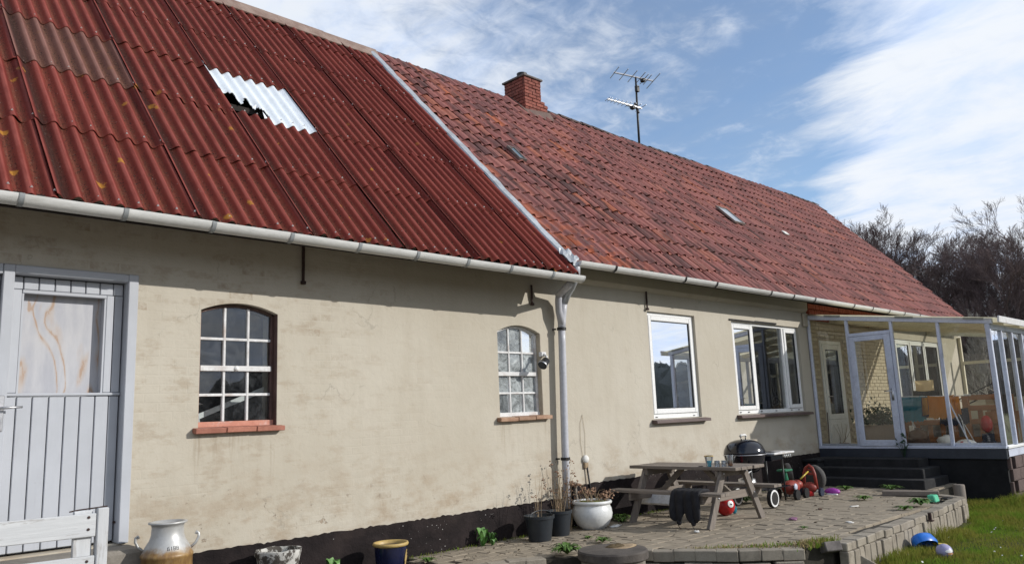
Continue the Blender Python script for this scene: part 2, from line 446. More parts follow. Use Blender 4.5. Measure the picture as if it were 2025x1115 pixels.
def glass_mat(name, tint=(.93,.96,.95), dirt=0., dirt_col=(.55,.56,.55), refl=1.0, scale=9., smear=.0, lo_=.12):
    t = T(name); nt = t.nt
    tr = t.n('ShaderNodeBsdfTransparent'); tr.inputs[0].default_value = (*tint, 1)
    gl = t.n('ShaderNodeBsdfGlossy'); gl.inputs['Roughness'].default_value = .015; gl.inputs[0].default_value = (.95,.97,1,1)
    fr = t.n('ShaderNodeFresnel'); fr.inputs[0].default_value = 1.52
    f = t.math('MULTIPLY', fr.outputs[0], 1.85*refl)
    f = t.math('MINIMUM', f, .95)
    if smear:
        b = t.bump(t.noise(2.2, 2, .5, t.pos()), smear, .02); t.l(b, gl.inputs['Normal'])
    m = t.n('ShaderNodeMixShader'); t.l(f, m.inputs[0]); t.l(tr.outputs[0], m.inputs[1]); t.l(gl.outputs[0], m.inputs[2])
    last = m.outputs[0]
    if dirt:
        df = t.n('ShaderNodeBsdfDiffuse'); df.inputs[0].default_value = (*dirt_col, 1)
        p = t.pos(); w = t.math('MULTIPLY', t.rnd(), 33.)
        sw = t.noise(scale, 7, .68, p, 2.2, w); b = t.noise(scale*.35, 4, .6, p, .4, w)
        k = t.math('MULTIPLY', t.rng(sw, .30, .70, lo_, 1.), t.rng(b, .28, .66, lo_*.8, 1.))
        k = t.math('MULTIPLY', k, dirt)
        m2 = t.n('ShaderNodeMixShader'); t.l(k, m2.inputs[0]); t.l(last, m2.inputs[1]); t.l(df.outputs[0], m2.inputs[2]); last = m2.outputs[0]
    nt.links.new(last, t.out.inputs[0]); return t.m

def translucent_mat(name, col, amt=.5, rough=.5, trans=0.0, noise_amt=.3):
    t = T(name)
    c = t.mix(t.rng(t.noise(4, 6, .65), .35, .75, 0, noise_amt), col, tuple(q*.6 for q in col))
    df = t.n('ShaderNodeBsdfPrincipled'); t.l(c, df.inputs['Base Color']); df.inputs['Roughness'].default_value = rough
    tl = t.n('ShaderNodeBsdfTranslucent'); t.l(c, tl.inputs[0])
    m = t.n('ShaderNodeMixShader'); m.inputs[0].default_value = amt; t.l(df.outputs[0], m.inputs[1]); t.l(tl.outputs[0], m.inputs[2])
    last = m.outputs[0]
    if trans:
        tr = t.n('ShaderNodeBsdfTransparent'); tr.inputs[0].default_value = (*[min(1, q*1.2) for q in col], 1)
        m2 = t.n('ShaderNodeMixShader'); m2.inputs[0].default_value = trans; t.l(last, m2.inputs[1]); t.l(tr.outputs[0], m2.inputs[2]); last = m2.outputs[0]
    t.l(last, t.out.inputs[0]); return t.m

def plywood_mat():
    t = T('plywood_panel'); p = t.pos(); x, y, z = t.sep(p)
    v = t.map(p, (2.3, 1, .95), (1.2, 0, .3))
    f = t.noise(1.25, 2, .45, v, .9)
    ring = t.math('ABSOLUTE', t.math('SUBTRACT', t.math('FRACT', t.math('MULTIPLY', f, 6.2)), .5))
    rag = t.noise(22, 5, .7, t.map(p, (1,1,.3)))
    line = t.rng(t.math('ADD', ring, t.math('MULTIPLY', t.math('SUBTRACT', rag, .5), .50)), .10, .005)
    band = t.math('MULTIPLY', t.rng(t.math('ADD', ring, t.math('MULTIPLY', t.math('SUBTRACT', rag, .5), .25)), .26, .04), t.rng(t.noise(1.4, 3, .6, t.map(p, (1,1,1), (8,1,2))), .38, .58))
    line = t.math('MULTIPLY', line, t.rng(t.noise(1.7, 3, .6, t.map(p, (1.5,1,1), (3,1,5))), .34, .46))
    c = t.mix(t.rng(t.noise(7, 6, .65, t.map(p, (2,1,.4))), .3, .7), (.455,.455,.475), (.37,.375,.41))
    c = t.mix(t.rng(t.noise(1.6, 5, .6), .45, .7, 0, .5), c, (.50,.49,.49))
    c = t.mix(t.math('MULTIPLY', band, .6), c, (.43,.345,.28))
    c = t.mix(t.math('MULTIPLY', line, .55), c, (.33,.19,.095))
    n = t.bump(rag, .25, .003)
    return t.fin(c, .75, 0, n, .3)

def paint_wood(name, base, worn, axis=2, amt=.35):
    t = T(name); p = t.pos(); w = t.math('MULTIPLY', t.rnd(), 41.)
    s = [9., 9., 9.]; s[axis] = 1.0
    g = t.noise(2.6, 7, .68, t.map(p, tuple(s)), 0, w); f = t.noise(2.0, 5, .6, p, 0, w)
    c = t.mix(t.rng(f, .3, .7), base, tuple(q*.88 for q in base))
    c = t.mix(t.rng(g, .54, .74, 0, amt), c, worn)
    c = t.mix(t.rng(t.noise(30, 4, .7, p, 0, w), .70, .74, 0, .7), c, tuple(q*.5 for q in worn))
    n = t.bump(g, .25, .003)
    return t.fin(c, .55, 0, n, .4)

MAT = {}
MAT['plaster'] = plaster_mat('barn_plaster', 1.0)
MAT['plaster2'] = plaster_mat('house_plaster', .30, (.474,.437,.367))
MAT['plinth'] = plinth_mat()
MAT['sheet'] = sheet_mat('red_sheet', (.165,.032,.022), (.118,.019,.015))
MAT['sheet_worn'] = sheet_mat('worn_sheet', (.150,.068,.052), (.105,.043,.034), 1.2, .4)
MAT['clear'] = translucent_mat('clear_sheet', (.88,.92,.95), .12, .35)
MAT['tile'] = tile_mat('clay_tile', False)
MAT['tile_far'] = tile_mat('clay_tile_far', True)
MAT['ridge'] = simple('ridge_cement', (.30,.225,.185), (.19,.125,.10), .85, 4, 40, .4, .006)
MAT['apron'] = simple('brown_apron', (.16,.105,.085), (.10,.066,.055), .85, 8, 40, .4, .006, dirt=(.24,.20,.17))
MAT['ridge_dark'] = simple('ridge_tile_dark', (.075,.040,.032), (.045,.028,.024), .8, 5, 40, .4, .006)  # shadow along the ridge put into the dark tile colour
MAT['under'] = simple('roof_underside', (.030,.022,.018), (.018,.014,.012), .9, 3, 20, .1)
MAT['zinc'] = simple('zinc_flashing', (.50,.52,.54), (.33,.355,.38), .5, 5, 30, .35, .006, .25, .5, dirt=(.22,.21,.20))
MAT['gutter'] = simple('pvc_gutter', (.62,.62,.60), (.52,.52,.50), .42, 2.5, 30, .06, .002, 0, .45, stretch=(.5,2,2), dirt=(.40,.385,.35))
MAT['pipe'] = simple('grey_pipe', (.47,.475,.51), (.40,.405,.435), .42, 2.5, 30, .06, .002, 0, .45, dirt=(.33,.32,.31))
MAT['gutter_joint'] = simple('gutter_joint', (.30,.32,.33), (.23,.245,.25), .45, 6, 30, .05)
MAT['strap'] = simple('black_strap', (.016,.015,.015), None, .5, 8, 40, .1)
MAT['rust'] = simple('rusty_iron', (.055,.026,.020), (.028,.016,.014), .8, 14, 60, .4)
MAT['lilac'] = paint_wood('lilac_paint', (.43,.446,.48), (.34,.35,.38), 2, .5)
MAT['lilac_h'] = paint_wood('lilac_paint_cross', (.43,.446,.48), (.34,.35,.38), 0, .5)
MAT['ply'] = plywood_mat()
MAT['white'] = simple('white_paint', (.80,.80,.79), (.74,.74,.73), .4, 3, 40, .05, .002, 0, .45)
MAT['white_old'] = simple('old_white_paint', (.70,.70,.70), (.55,.54,.53), .6, 9, 50, .3, .003, dirt=(.40,.30,.25))
MAT['salmon'] = simple('salmon_paint', (.52,.235,.165), (.44,.17,.115), .65, 12, 60, .3, .003, dirt=(.60,.50,.45))
MAT['red_reveal'] = simple('red_brown_paint', (.10,.052,.045), (.065,.037,.033), .75, 8, 50, .4, .004)
MAT['sill'] = simple('sill_brick', (.42,.17,.115), (.32,.125,.085), .75, 10, 60, .4, .004, var=.3)
MAT['sill_pale'] = simple('sill_brick_pale', (.42,.27,.18), (.30,.17,.11), .8, 10, 60, .4, .004, var=.3)
MAT['metal_sill'] = simple('brown_metal_sill', (.115,.075,.068), (.085,.056,.052), .5, 4, 30, .1)
MAT['chrome'] = simple('brushed_metal', (.62,.62,.63), (.5,.5,.52), .35, 12, 60, .1, .002, .85)
MAT['glass'] = glass_mat('window_glass')
MAT['glass_barn'] = glass_mat('barn_glass', (.80,.84,.84), .14, (.36,.38,.40), 1.0, 7., .04)
MAT['glass_dirty'] = glass_mat('dirty_glass', (.8,.85,.85), .68, (.68,.73,.74), 1.0, 5., .0, .30)
MAT['glass_cons'] = glass_mat('conservatory_glass', (.93,.93,.90), .06, (.6,.58,.5), .62, 4.)
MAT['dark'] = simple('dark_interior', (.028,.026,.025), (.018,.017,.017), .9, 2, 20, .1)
MAT['room'] = simple('room_wall', (.62,.65,.66), (.56,.59,.60), .9, 2, 20, .02)
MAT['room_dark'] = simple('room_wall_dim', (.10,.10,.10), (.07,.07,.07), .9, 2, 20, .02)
MAT['blind'] = translucent_mat('white_blind', (.80,.86,.86), .3, .8)
MAT['mortar'] = simple('mortar', (.45,.39,.30), (.37,.315,.24), .95, 14, 80, .5)
MAT['mortar_dark'] = simple('sooty_mortar', (.12,.075,.062), (.07,.045,.04), .95, 14, 80, .5)
MAT['brick'] = simple('red_brick', (.31,.092,.062), (.20,.058,.042), .85, 9, 60, .5, .006, dirt=(.085,.045,.038), var=.5)
MAT['brick_y'] = simple('pale_brick', (.58,.51,.39), (.51,.44,.33), .85, 9, 60, .45, .005, var=.22)
MAT['brick_o'] = simple('orange_brick', (.50,.135,.072), (.38,.095,.05), .8, 9, 60, .4, .005, var=.25)
MAT['slab'] = simple('chimney_slab', (.17,.15,.14), (.10,.09,.085), .9, 8, 50, .5)
MAT['lead'] = simple('lead_apron', (.24,.20,.18), (.15,.12,.105), .7, 7, 40, .4, dirt=(.33,.29,.26))
MAT['frame'] = simple('blue_grey_frame', (.58,.61,.71), (.50,.53,.63), .5, 3, 30, .08, dirt=(.33,.34,.40))
MAT['frame_in'] = simple('cream_frame', (.66,.61,.47), (.58,.53,.40), .55, 3, 30, .08)
MAT['roof_opq'] = translucent_mat('yellowed_roof_sheet', (.84,.77,.54), .42, .6)
MAT['roof_clr'] = translucent_mat('clear_roof_sheet', (.90,.88,.74), .35, .4, .62, .1)
MAT['black_base'] = simple('black_base_wall', (.009,.009,.0105), (.006,.006,.007), .9, 3, 30, .5, .012)
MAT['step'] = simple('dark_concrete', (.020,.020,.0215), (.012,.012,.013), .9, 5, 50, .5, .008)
MAT['beam'] = simple('dark_blue_beam', (.034,.041,.056), (.024,.029,.040), .55, 4, 40, .2)
MAT['block_brown'] = simple('brown_block', (.115,.078,.070), (.085,.058,.053), .9, 5, 60, .6, .01)
MAT['paver'] = simple('concrete_paver', (.335,.283,.213), (.26,.217,.162), .92, 5, 70, .5, .005, dirt=(.20,.172,.132), var=.35)
MAT['paver_base'] = simple('paver_joint_soil', (.050,.042,.031), (.032,.028,.020), .95, 14, 80, .7, .01)
MAT['wallstone'] = simple('wall_block', (.34,.30,.24), (.25,.215,.17), .92, 6, 70, .6, .006, dirt=(.13,.112,.088), var=.3)
MAT['concrete'] = simple('concrete', (.26,.235,.20), (.18,.16,.135), .92, 5, 60, .6, .006, dirt=(.12,.105,.085))
MAT['well'] = simple('well_concrete', (.105,.090,.078), (.070,.060,.053), .92, 7, 60, .7, .008, dirt=(.045,.038,.034))
MAT['soil'] = simple('soil', (.042,.032,.024), (.025,.019,.015), .95, 9, 50, .9, .03)
MAT['greywood_y'] = wood_mat('grey_wood_y', (.255,.215,.18), (.165,.138,.115), 1)
MAT['greywood_x'] = wood_mat('grey_wood_x', (.255,.215,.18), (.165,.138,.115), 0)
MAT['greywood_z'] = wood_mat('grey_wood_z', (.245,.21,.18), (.15,.128,.11), 2)
MAT['gate_x'] = wood_mat('white_gate_x', (.57,.58,.585), (.46,.47,.48), 0, .7, True, .7, (.33,.32,.31), .6)
MAT['gate_z'] = wood_mat('white_gate_z', (.57,.58,.59), (.46,.47,.48), 2, .7, True, .7, (.34,.33,.32), .6)
MAT['cloth_black'] = simple('black_cloth', (.012,.012,.016), (.008,.008,.011), .8, 12, 90, .4, .004)
MAT['enamel'] = simple('black_enamel', (.006,.007,.013), (.006,.007,.013), .12, 3, 20, 0, .001, 0, .6)
MAT['blackplastic'] = simple('black_plastic', (.014,.014,.015), None, .45, 5, 30, .05)
MAT['greyplastic'] = simple('dark_pot_plastic', (.025,.030,.036), (.018,.022,.027), .42, 5, 30, .08)
MAT['white_glaze'] = simple('white_glaze', (.70,.71,.70), (.60,.61,.60), .28, 3, 30, .06, .003, 0, .5, dirt=(.46,.45,.42))
MAT['red_plastic'] = simple('red_plastic', (.50,.022,.022), (.42,.018,.02), .35, 4, 30, .03)
MAT['red_dull'] = simple('shaded_red_plastic', (.27,.038,.024), (.20,.028,.02), .5, 4, 30, .08)  # red darkened to stand for the shaded side of the toys
MAT['green_plastic'] = simple('green_plastic', (.02,.17,.085), (.018,.13,.07), .4, 4, 30, .03)
MAT['mint_plastic'] = simple('mint_plastic', (.10,.52,.30), (.08,.44,.26), .4, 4, 30, .03)
MAT['blue_plastic'] = simple('blue_plastic', (.012,.17,.62), (.010,.13,.52), .3, 4, 30, .03)
MAT['purple_plastic'] = simple('purple_plastic', (.36,.045,.36), (.28,.035,.30), .4, 4, 30, .03)
MAT['yellow_plastic'] = simple('yellow_plastic', (.55,.42,.06), None, .4, 4, 30, .03)
MAT['pale'] = simple('pale_litter', (.70,.69,.66), (.6,.59,.56), .8, 9, 40, .1)
MAT['stone_dark'] = simple('grey_grindstone', (.085,.080,.076), (.060,.056,.054), .9, 8, 60, .5)
MAT['teal'] = translucent_mat('teal_cloth', (.05,.33,.43), .6, .9, 0, .4)
MAT['orange_cloth'] = translucent_mat('orange_cloth', (.75,.33,.04), .6, .9, 0, .4)
MAT['navy_cloth'] = simple('navy_cloth', (.02,.028,.055), None, .9, 7, 90, .3)
MAT['shade'] = translucent_mat('lamp_shade', (.80,.66,.42), .4, .9, 0, .1)
MAT['pine_x'] = wood_mat('pine_x', (.47,.22,.10), (.35,.155,.068), 1)
MAT['pine_z'] = wood_mat('pine_z', (.47,.22,.10), (.35,.155,.068), 2)
MAT['sack'] = simple('brown_sack', (.12,.068,.045), (.08,.046,.03), .9, 6, 60, .5)
MAT['cardboard'] = simple('cardboard', (.46,.34,.21), (.40,.29,.18), .9, 4, 60, .1)
MAT['planter'] = simple('planter_board', (.40,.30,.215), (.33,.25,.18), .85, 3, 50, .3)
MAT['shrub'] = simple('dark_leaf', (.030,.070,.030), (.018,.045,.022), .5, 30, 90, 0, var=.4)
MAT['weed'] = simple('weed_leaf', (.115,.215,.035), (.075,.15,.026), .55, 20, 90, 0, var=.4)
MAT['dock'] = simple('dock_leaf', (.12,.26,.06), (.08,.18,.04), .5, 20, 90, .1, var=.4)
MAT['dry'] = simple('dry_stem', (.36,.27,.17), (.25,.18,.11), .9, 20, 90, 0)
MAT['dry_flower'] = simple('dry_flower', (.30,.185,.12), (.20,.12,.08), .9, 20, 90, 0)
MAT['moss'] = simple('pot_moss', (.14,.15,.03), (.085,.085,.022), .95, 20, 90, .8, .02)
MAT['mosssoil'] = simple('pot_soil', (.045,.035,.026), None, .95, 20, 90, .8, .02)
MAT['blueglaze'] = simple('dark_blue_glaze', (.010,.013,.045), (.007,.009,.03), .22, 4, 30, .05, .003, 0, .5)
MAT['ochre'] = simple('ochre_glaze', (.46,.33,.12), (.38,.26,.09), .5, 6, 40, .1)
MAT['floor'] = simple('conservatory_floor', (.10,.075,.055), (.07,.052,.04), .7, 4, 40, .2)
# ================================================================== GROUND
def smooth01(a, b, v):
    t = min(1., max(0., (v-a)/(b-a))); return t*t*(3-2*t)
LAWN = -.32
def ground_z(x, y):
    z = LAWN + .035*math.sin(x*.9+1)*math.sin(y*.7) + .012*math.sin(x*3.1+y*2.3)
    near = smooth01(-1.55, -.75, y)*(1-smooth01(5.6, 6.4, x))      # the bed along the barn wall lies level with the paving
    z = z*(1-near) + (-.012+.012*math.sin(x*5)*math.sin(y*6+x))*near
    z += .06*smooth01(13., 15.2, x)*smooth01(-3.9, -3.2, y)
    far = smooth01(40, 90, math.hypot(x-8, y+2)); return z*(1-far) + (LAWN-.02)*far
xs = np.concatenate([[-1500, -600, -250, -100, -50, -20], np.arange(-8, 1.9, .5), np.arange(2, 19, .22), np.arange(19, 34, .8), [36, 40, 50, 70, 110, 250, 600, 1500]])
ys = np.concatenate([[-1500, -600, -250, -100, -50, -25], np.arange(-14, -6, .6), np.arange(-6, .6, .22), np.arange(1, 14, 1.), [16, 20, 30, 50, 100, 250, 600, 1500]])
lm = MB()
for yv in ys:
    for xv in xs: lm.v.append((xv, yv, ground_z(xv, yv)))
nx = len(xs)
for j in range(len(ys)-1):
    for i in range(nx-1): lm.f.append((j*nx+i, j*nx+i+1, (j+1)*nx+i+1, (j+1)*nx+i))
def lawn_mat():
    t = T('lawn_ground'); p = t.pos(); x, y, z = t.sep(p)
    f = t.noise(.8, 7, .65, p); g = t.noise(14, 6, .7, p)
    c = t.mix(t.rng(f, .35, .65), (.055,.070,.016), (.085,.078,.026))
    c = t.mix(t.rng(g, .45, .7, 0, .7), c, (.030,.030,.010))
    bed = t.math('MULTIPLY', t.rng(y, -1.5, -.9), t.rng(x, 6.2, 5.6))
    bounce_ground = t.math('MULTIPLY', t.rng(y, -1.5, -2.0), t.rng(x, 6.6, 5.6))  # unseen pale ground, added so its bounce brightens the eaves shade
    c = t.mix(bounce_ground, c, t.mix(t.rng(g, .3, .7), (.36,.315,.255), (.27,.235,.19)))
    c = t.mix(bed, c, t.mix(t.rng(g, .3, .7), (.040,.031,.023), (.020,.016,.012)))
    n = t.bump(g, .9, .04)
    return t.fin(c, .95, 0, n, .2)
lawn = obj('lawn_ground', lm, lawn_mat(), smooth=True); lawn['kind'] = 'structure'

# patio: a bed, and concrete pavers laid on it
PAT = [(5.25,-.02), (5.2,-.83), (5.78,-1.05), (6.2,-1.30), (6.95,-1.72), (7.52,-2.62), (8.0,-3.12), (8.5,-3.30), (13.22,-3.04), (13.7,-2.6), (15.38,-2.4), (15.38,-.02)]
pb = MB(); pb.prism([(x, y, -.36) for x, y in PAT], (0, 0, .338))
patio = obj('patio', pb, MAT['paver_base']); patio['kind'] = 'structure'
def inside(x, y, P=PAT):
    c = False; n = len(P)
    for i in range(n):
        x1, y1 = P[i]; x2, y2 = P[(i+1) % n]
        if (y1 > y) != (y2 > y) and x < (x2-x1)*(y-y1)/(y2-y1)+x1: c = not c
    return c
PW, PH = .232, .172
pv_meshes = []
for k in range(5):
    m = MB(); m.box((0,0,-.03), (PW-.004-.0015*(k % 3), PH-.004-.0015*(k % 2), .06))
    pv_meshes.append(m.mesh('paver', MAT['paver'], False, .004))
cells = []
row = 0; yy = -.10
while yy > -3.3:
    xx = 5.2 + (row % 2)*PW/2
    while xx < 15.4:
        if inside(xx-PW*.3, yy) and inside(xx+PW*.3, yy) and inside(xx, yy-PH*.35) and math.hypot(xx-6.5, yy+1.92) > .40:
            cells.append((math.hypot(xx, yy+7.3), xx, yy))
        xx += PW
    yy -= PH; row += 1
cells.sort()
far_pav = MB()
for i, (d, x, y) in enumerate(cells):
    sink = rng.normal(0, .0022); tz = .004 + sink + .012*math.sin(x*1.3)*math.sin(y*1.7)
    M = Matrix.Translation((x+rng.normal(0,.003), y+rng.normal(0,.003), tz)) @ Matrix.Rotation(rng.normal(0,.010),4,'Z') @ Matrix.Rotation(rng.normal(0,.006),4,'X') @ Matrix.Rotation(rng.normal(0,.006),4,'Y')
    if i < 290: inst('paver', pv_meshes[i % 5], patio, M)
    else: far_pav.box((0,0,0), (PW-.01, PH-.01, .06), None) if False else far_pav.add([(sx*(PW-.006)/2, sy*(PH-.006)/2, sz) for sz in (-.06, 0) for sx, sy in ((-1,-1),(1,-1),(1,1),(-1,1))], [(4,5,6,7),(0,1,5,4),(1,2,6,5),(2,3,7,6),(3,0,4,7)], M)
fp = obj('far_pavers', far_pav, MAT['paver'], patio); fp['kind'] = 'stuff'

# kerb along the diagonal front edge, and the low wall along the lawn
def block_mesh(name, d, bev, mat): 
    m = MB(); m.box((0,0,0), d); return m.mesh(name, mat, False, bev)
kerb = thing('patio_kerb', 'stepped kerb of concrete blocks along the diagonal front edge of the patio', 'kerb', (6.9,-1.8,-.2))
path = [(5.15,-.90), (5.78,-1.12), (6.10,-1.30)]
def along(path, step):
    pts = []; 
    for (x1,y1),(x2,y2) in zip(path, path[1:]):
        L = math.hypot(x2-x1, y2-y1); n = max(1, round(L/step))
        for i in range(n): pts.append((x1+(x2-x1)*(i+.5)/n, y1+(y2-y1)*(i+.5)/n, math.atan2(y2-y1, x2-x1), L/n))
    return pts
kb = block_mesh('kerb_block', (.222,.15,.11), .008, MAT['wallstone'])
kb2 = block_mesh('kerb_block', (.29,.14,.13), .008, MAT['wallstone'])
for pth in (path, [(6.98,-1.80), (7.56,-2.72), (8.03,-3.20)]):
    for x, y, a, L in along(pth, .232):
        inst('kerb_block', kb, kerb, Matrix.Translation((x, y, -.040+rng.normal(0,.006))) @ Matrix.Rotation(a+rng.normal(0,.02),4,'Z') @ Matrix.Rotation(rng.normal(0,.025),4,'X'))
    for x, y, a, L in along(pth, .30):
        nx_, ny_ = math.sin(a), -math.cos(a)
        inst('kerb_block', kb2, kerb, Matrix.Translation((x+nx_*.025, y+ny_*.025, -.175+rng.normal(0,.004))) @ Matrix.Rotation(a+rng.normal(0,.015),4,'Z'))
rw = thing('retaining_wall', 'low wall of upright blocks with capping blocks where the patio meets the lawn', 'wall', (10.8,-3.25,-.3))
cap = [block_mesh('cap_block', (.255-.012*k,.17,.085), .009, MAT['wallstone']) for k in range(3)]
upr = [block_mesh('upright_block', (.145-.008*k,.10,.30), .008, MAT['wallstone']) for k in range(3)]
wpath = [(8.50,-3.40), (9.6,-3.38), (11.4,-3.30), (13.24,-3.16)]
for i, (x, y, a, L) in enumerate(along(wpath, .262)):
    inst('cap_block', cap[i % 3], rw, Matrix.Translation((x, y+.03+rng.normal(0,.006), -.030+rng.normal(0,.005))) @ Matrix.Rotation(a+rng.normal(0,.025),4,'Z') @ Matrix.Rotation(rng.normal(0,.02),4,'Y'))
for i, (x, y, a, L) in enumerate(along(wpath, .150)):
    inst('upright_block', upr[i % 3], rw, Matrix.Translation((x, y-.012+rng.normal(0,.007), -.226+rng.normal(0,.005))) @ Matrix.Rotation(a+rng.normal(0,.03),4,'Z') @ Matrix.Rotation(rng.normal(0,.03),4,'X'))
for i, (x, y, a, L) in enumerate(along([(13.28,-3.13), (13.52,-2.72)], .2)):
    inst('cap_block', cap[i % 3], rw, Matrix.Translation((x, y, -.03)) @ Matrix.Rotation(a,4,'Z'))
    inst('upright_block', upr[i % 3], rw, Matrix.Translation((x, y, -.226)) @ Matrix.Rotation(a,4,'Z'))
m = MB(); m.box((0,0,0), (.26,.10,.17), Matrix.Rotation(.5,3,'Y') @ Matrix.Rotation(.3,3,'Z'))
me = m.mesh('x', None)
b = MB(); b.box((8.86,-3.42,-.245), (.30,.13,.17), Matrix.Rotation(-.9,3,'Z') @ Matrix.Rotation(.55,3,'Y'))
single('fallen_block', b, MAT['wallstone'], (8.86,-3.42,-.32), 'grey block tumbled onto the grass at the near corner of the patio', 'block', None, False, .008)
b = MB(); b.box((8.40,-3.33,-.02), (.20,.12,.10), Matrix.Rotation(-.5,3,'Z') @ Matrix.Rotation(-.35,3,'X'))  # added dark block: shade on the capping's end face put into its colour
single('shaded_cap_end', b, MAT['slab'], (8.40,-3.33,-.06), 'dark block standing for the shaded end of the capping at the near patio corner', 'block', None, False, .008)

# ================================================================== BARN (left wing)
EY, EZ = -.42, 3.50
UY, UZ = .6987, .7154
def RP(x, s, n=0.0): return Vector((x, EY+UY*s-UZ*n, EZ+UZ*s+UY*n))
RM = Matrix(((1,0,0,0),(0,UY,-UZ,0),(0,UZ,UY,0),(0,0,0,1)))
def RMat(x, s, n=0.0): return Matrix.Translation(RP(x, s, n)) @ RM

def wall_sheet(name, mat, parent, x0, x1, z0, z1, holes, depth=.30, y=0.0):
    """a wall face with openings and their reveals"""
    polys = [[Vector((x0,z0,0)), Vector((x1,z0,0)), Vector((x1,z1,0)), Vector((x0,z1,0))]] + [[Vector((a,c,0)) for a, c in h] for h in holes]
    flat = [p for q in polys for p in q]
    tris = tessellate_polygon(polys)
    mb = MB(); mb.v = [(p.x, y, p.y) for p in flat]
    for t3 in tris:
        a, b_, c = (flat[i] for i in t3)
        cr = (b_.x-a.x)*(c.y-a.y)-(b_.y-a.y)*(c.x-a.x)
        mb.f.append(tuple(t3) if cr > 0 else tuple(reversed(t3)))       # facing -y
    for h in holes:
        n = len(h); b0 = len(mb.v)
        mb.v += [(a, y, c) for a, c in h] + [(a, y+depth, c) for a, c in h]
        mb.f += [(b0+i, b0+(i+1) % n, b0+(i+1) % n+n, b0+i+n) for i in range(n)]
    me = bpy.data.meshes.new(name); me.from_pydata(mb.v, [], mb.f); me.materials.append(mat)
    if parent is not None: me.transform(WM[parent.name].inverted())
    o = bpy.data.objects.new(name, me)
    return link(o, parent, WM[parent.name] if parent is not None else None)
def rect(x0, x1, z0, z1): return [(x0,z0),(x1,z0),(x1,z1),(x0,z1)]
def arch_pts(x0, x1, zb, zs, rise, n=14):
    xc, hw = (x0+x1)/2, (x1-x0)/2
    return [(x0,zb),(x1,zb)] + [(xc+hw*math.cos(math.pi*i/n) if False else x1-(x1-x0)*i/n, zs+rise*(1-((x1-(x1-x0)*i/n-xc)/hw)**2)) for i in range(n+1)]

barn = thing('barn_wing', 'cream plastered farm wing with red corrugated roof and grey lilac door', 'farm building', (2.4,0,0))
BX0, BX1 = -2.8, 7.86
W1 = (2.985, 3.765, 1.485, 2.585, .085)
W2 = (6.780, 7.562, 1.472, 2.552, .095)
DX0, DX1, DZ0, DZ1 = .80, 2.41, .553, 2.856
wall_sheet('front_wall', MAT['plaster'], barn, BX0, BX1, .355, 3.85,
    [rect(DX0, DX1, DZ0, DZ1), arch_pts(*W1[:4], W1[4]), arch_pts(*W2[:4], W2[4])], .32)
b = MB(); b.b2((BX0,.32,-.3), (BX0+.25,8.6,3.6)); b.b2((BX0,8.3,-.3), (BX1,8.6,3.6))
b.prism([(BX0,.1,3.6),(BX0,8.6,3.6),(BX0,4.3,7.9)], (.2,0,0))
obj('rear_wall', b, MAT['plaster'], barn)
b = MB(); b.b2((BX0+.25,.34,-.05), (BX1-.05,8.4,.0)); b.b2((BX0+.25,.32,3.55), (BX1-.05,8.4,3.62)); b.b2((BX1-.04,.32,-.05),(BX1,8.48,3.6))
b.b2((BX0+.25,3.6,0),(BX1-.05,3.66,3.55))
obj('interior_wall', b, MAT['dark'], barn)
pl = MB()
pl.b2((BX0,-.028,-.45), (DX0,.3,.394)); pl.prism([(DX1,-.028,-.45)]+[(BX1,-.028,-.45)]+[(BX1-(BX1-DX1)*i/150,-.028,.388+rng.normal(0,.005)-.03*max(0,math.sin(i*1.37)*math.sin(i*.61)-.55)) for i in range(151)], (0,.32,0)); pl.b2((DX0,-.012,-.45), (DX1,.3,.39))
obj('plinth', pl, MAT['plinth'], barn)

# ---- corrugated roof
roof = bpy.data.objects.new('corrugated_roof', None); link(roof, barn, WM[barn.name])
PITCH_W = 1.09; NCOR = 7; COR = PITCH_W/NCOR; AMP = .029
def sheet_mesh(name, mat, keep=None, lap=.05, length=1.225, over=.12, lift=.016, width=PITCH_W):
    W_ = width+lap; nX = int(round(W_/COR*10)); Ls = length+over; nY = 28 if keep else 3
    mb = MB(); tr = []
    for layer in (0, 1):
        for j in range(nY+1):
            sy = Ls*j/nY
            for i in range(nX+1):
                x = W_*i/nX
                c = math.cos(2*math.pi*x/COR)
                z = AMP*c*(1-.0*x) + lift*(1-j/nY) + .024*(1-x/W_)**2 - layer*.007
                mb.v.append((x, sy, z)); tr.append(.5-.5*c)
    K = (nX+1)*(nY+1); g = lambda l, j, i: l*K+j*(nX+1)+i
    ok = lambda j, i: keep is None or keep(W_*(i+.5)/nX, Ls*(j+.5)/nY)
    for j in range(nY):
        for i in range(nX):
            if not ok(j, i): continue
            mb.f.append((g(0,j,i), g(0,j,i+1), g(0,j+1,i+1), g(0,j+1,i)))
            mb.f.append((g(1,j,i), g(1,j+1,i), g(1,j+1,i+1), g(1,j,i+1)))
            if j == 0 or not ok(j-1, i): mb.f.append((g(1,j,i), g(1,j,i+1), g(0,j,i+1), g(0,j,i)))
            if i == 0 or not ok(j, i-1): mb.f.append((g(1,j,i), g(0,j,i), g(0,j+1,i), g(1,j+1,i)))
            if i == nX-1 or not ok(j, i+1): mb.f.append((g(1,j,i+1), g(1,j+1,i+1), g(0,j+1,i+1), g(0,j,i+1)))
    me = mb.mesh(name, mat, 35, recalc=False)
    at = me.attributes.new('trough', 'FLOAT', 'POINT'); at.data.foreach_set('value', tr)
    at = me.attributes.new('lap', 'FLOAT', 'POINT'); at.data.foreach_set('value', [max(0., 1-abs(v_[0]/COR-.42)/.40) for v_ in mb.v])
    return me
SROW = [-.33, .93, 2.18, 3.405, 4.64, 5.87]
sm_std = sheet_mesh('roof_sheet', MAT['sheet']); sm_top = sheet_mesh('roof_sheet', MAT['sheet'], None, .05, .70, .02)
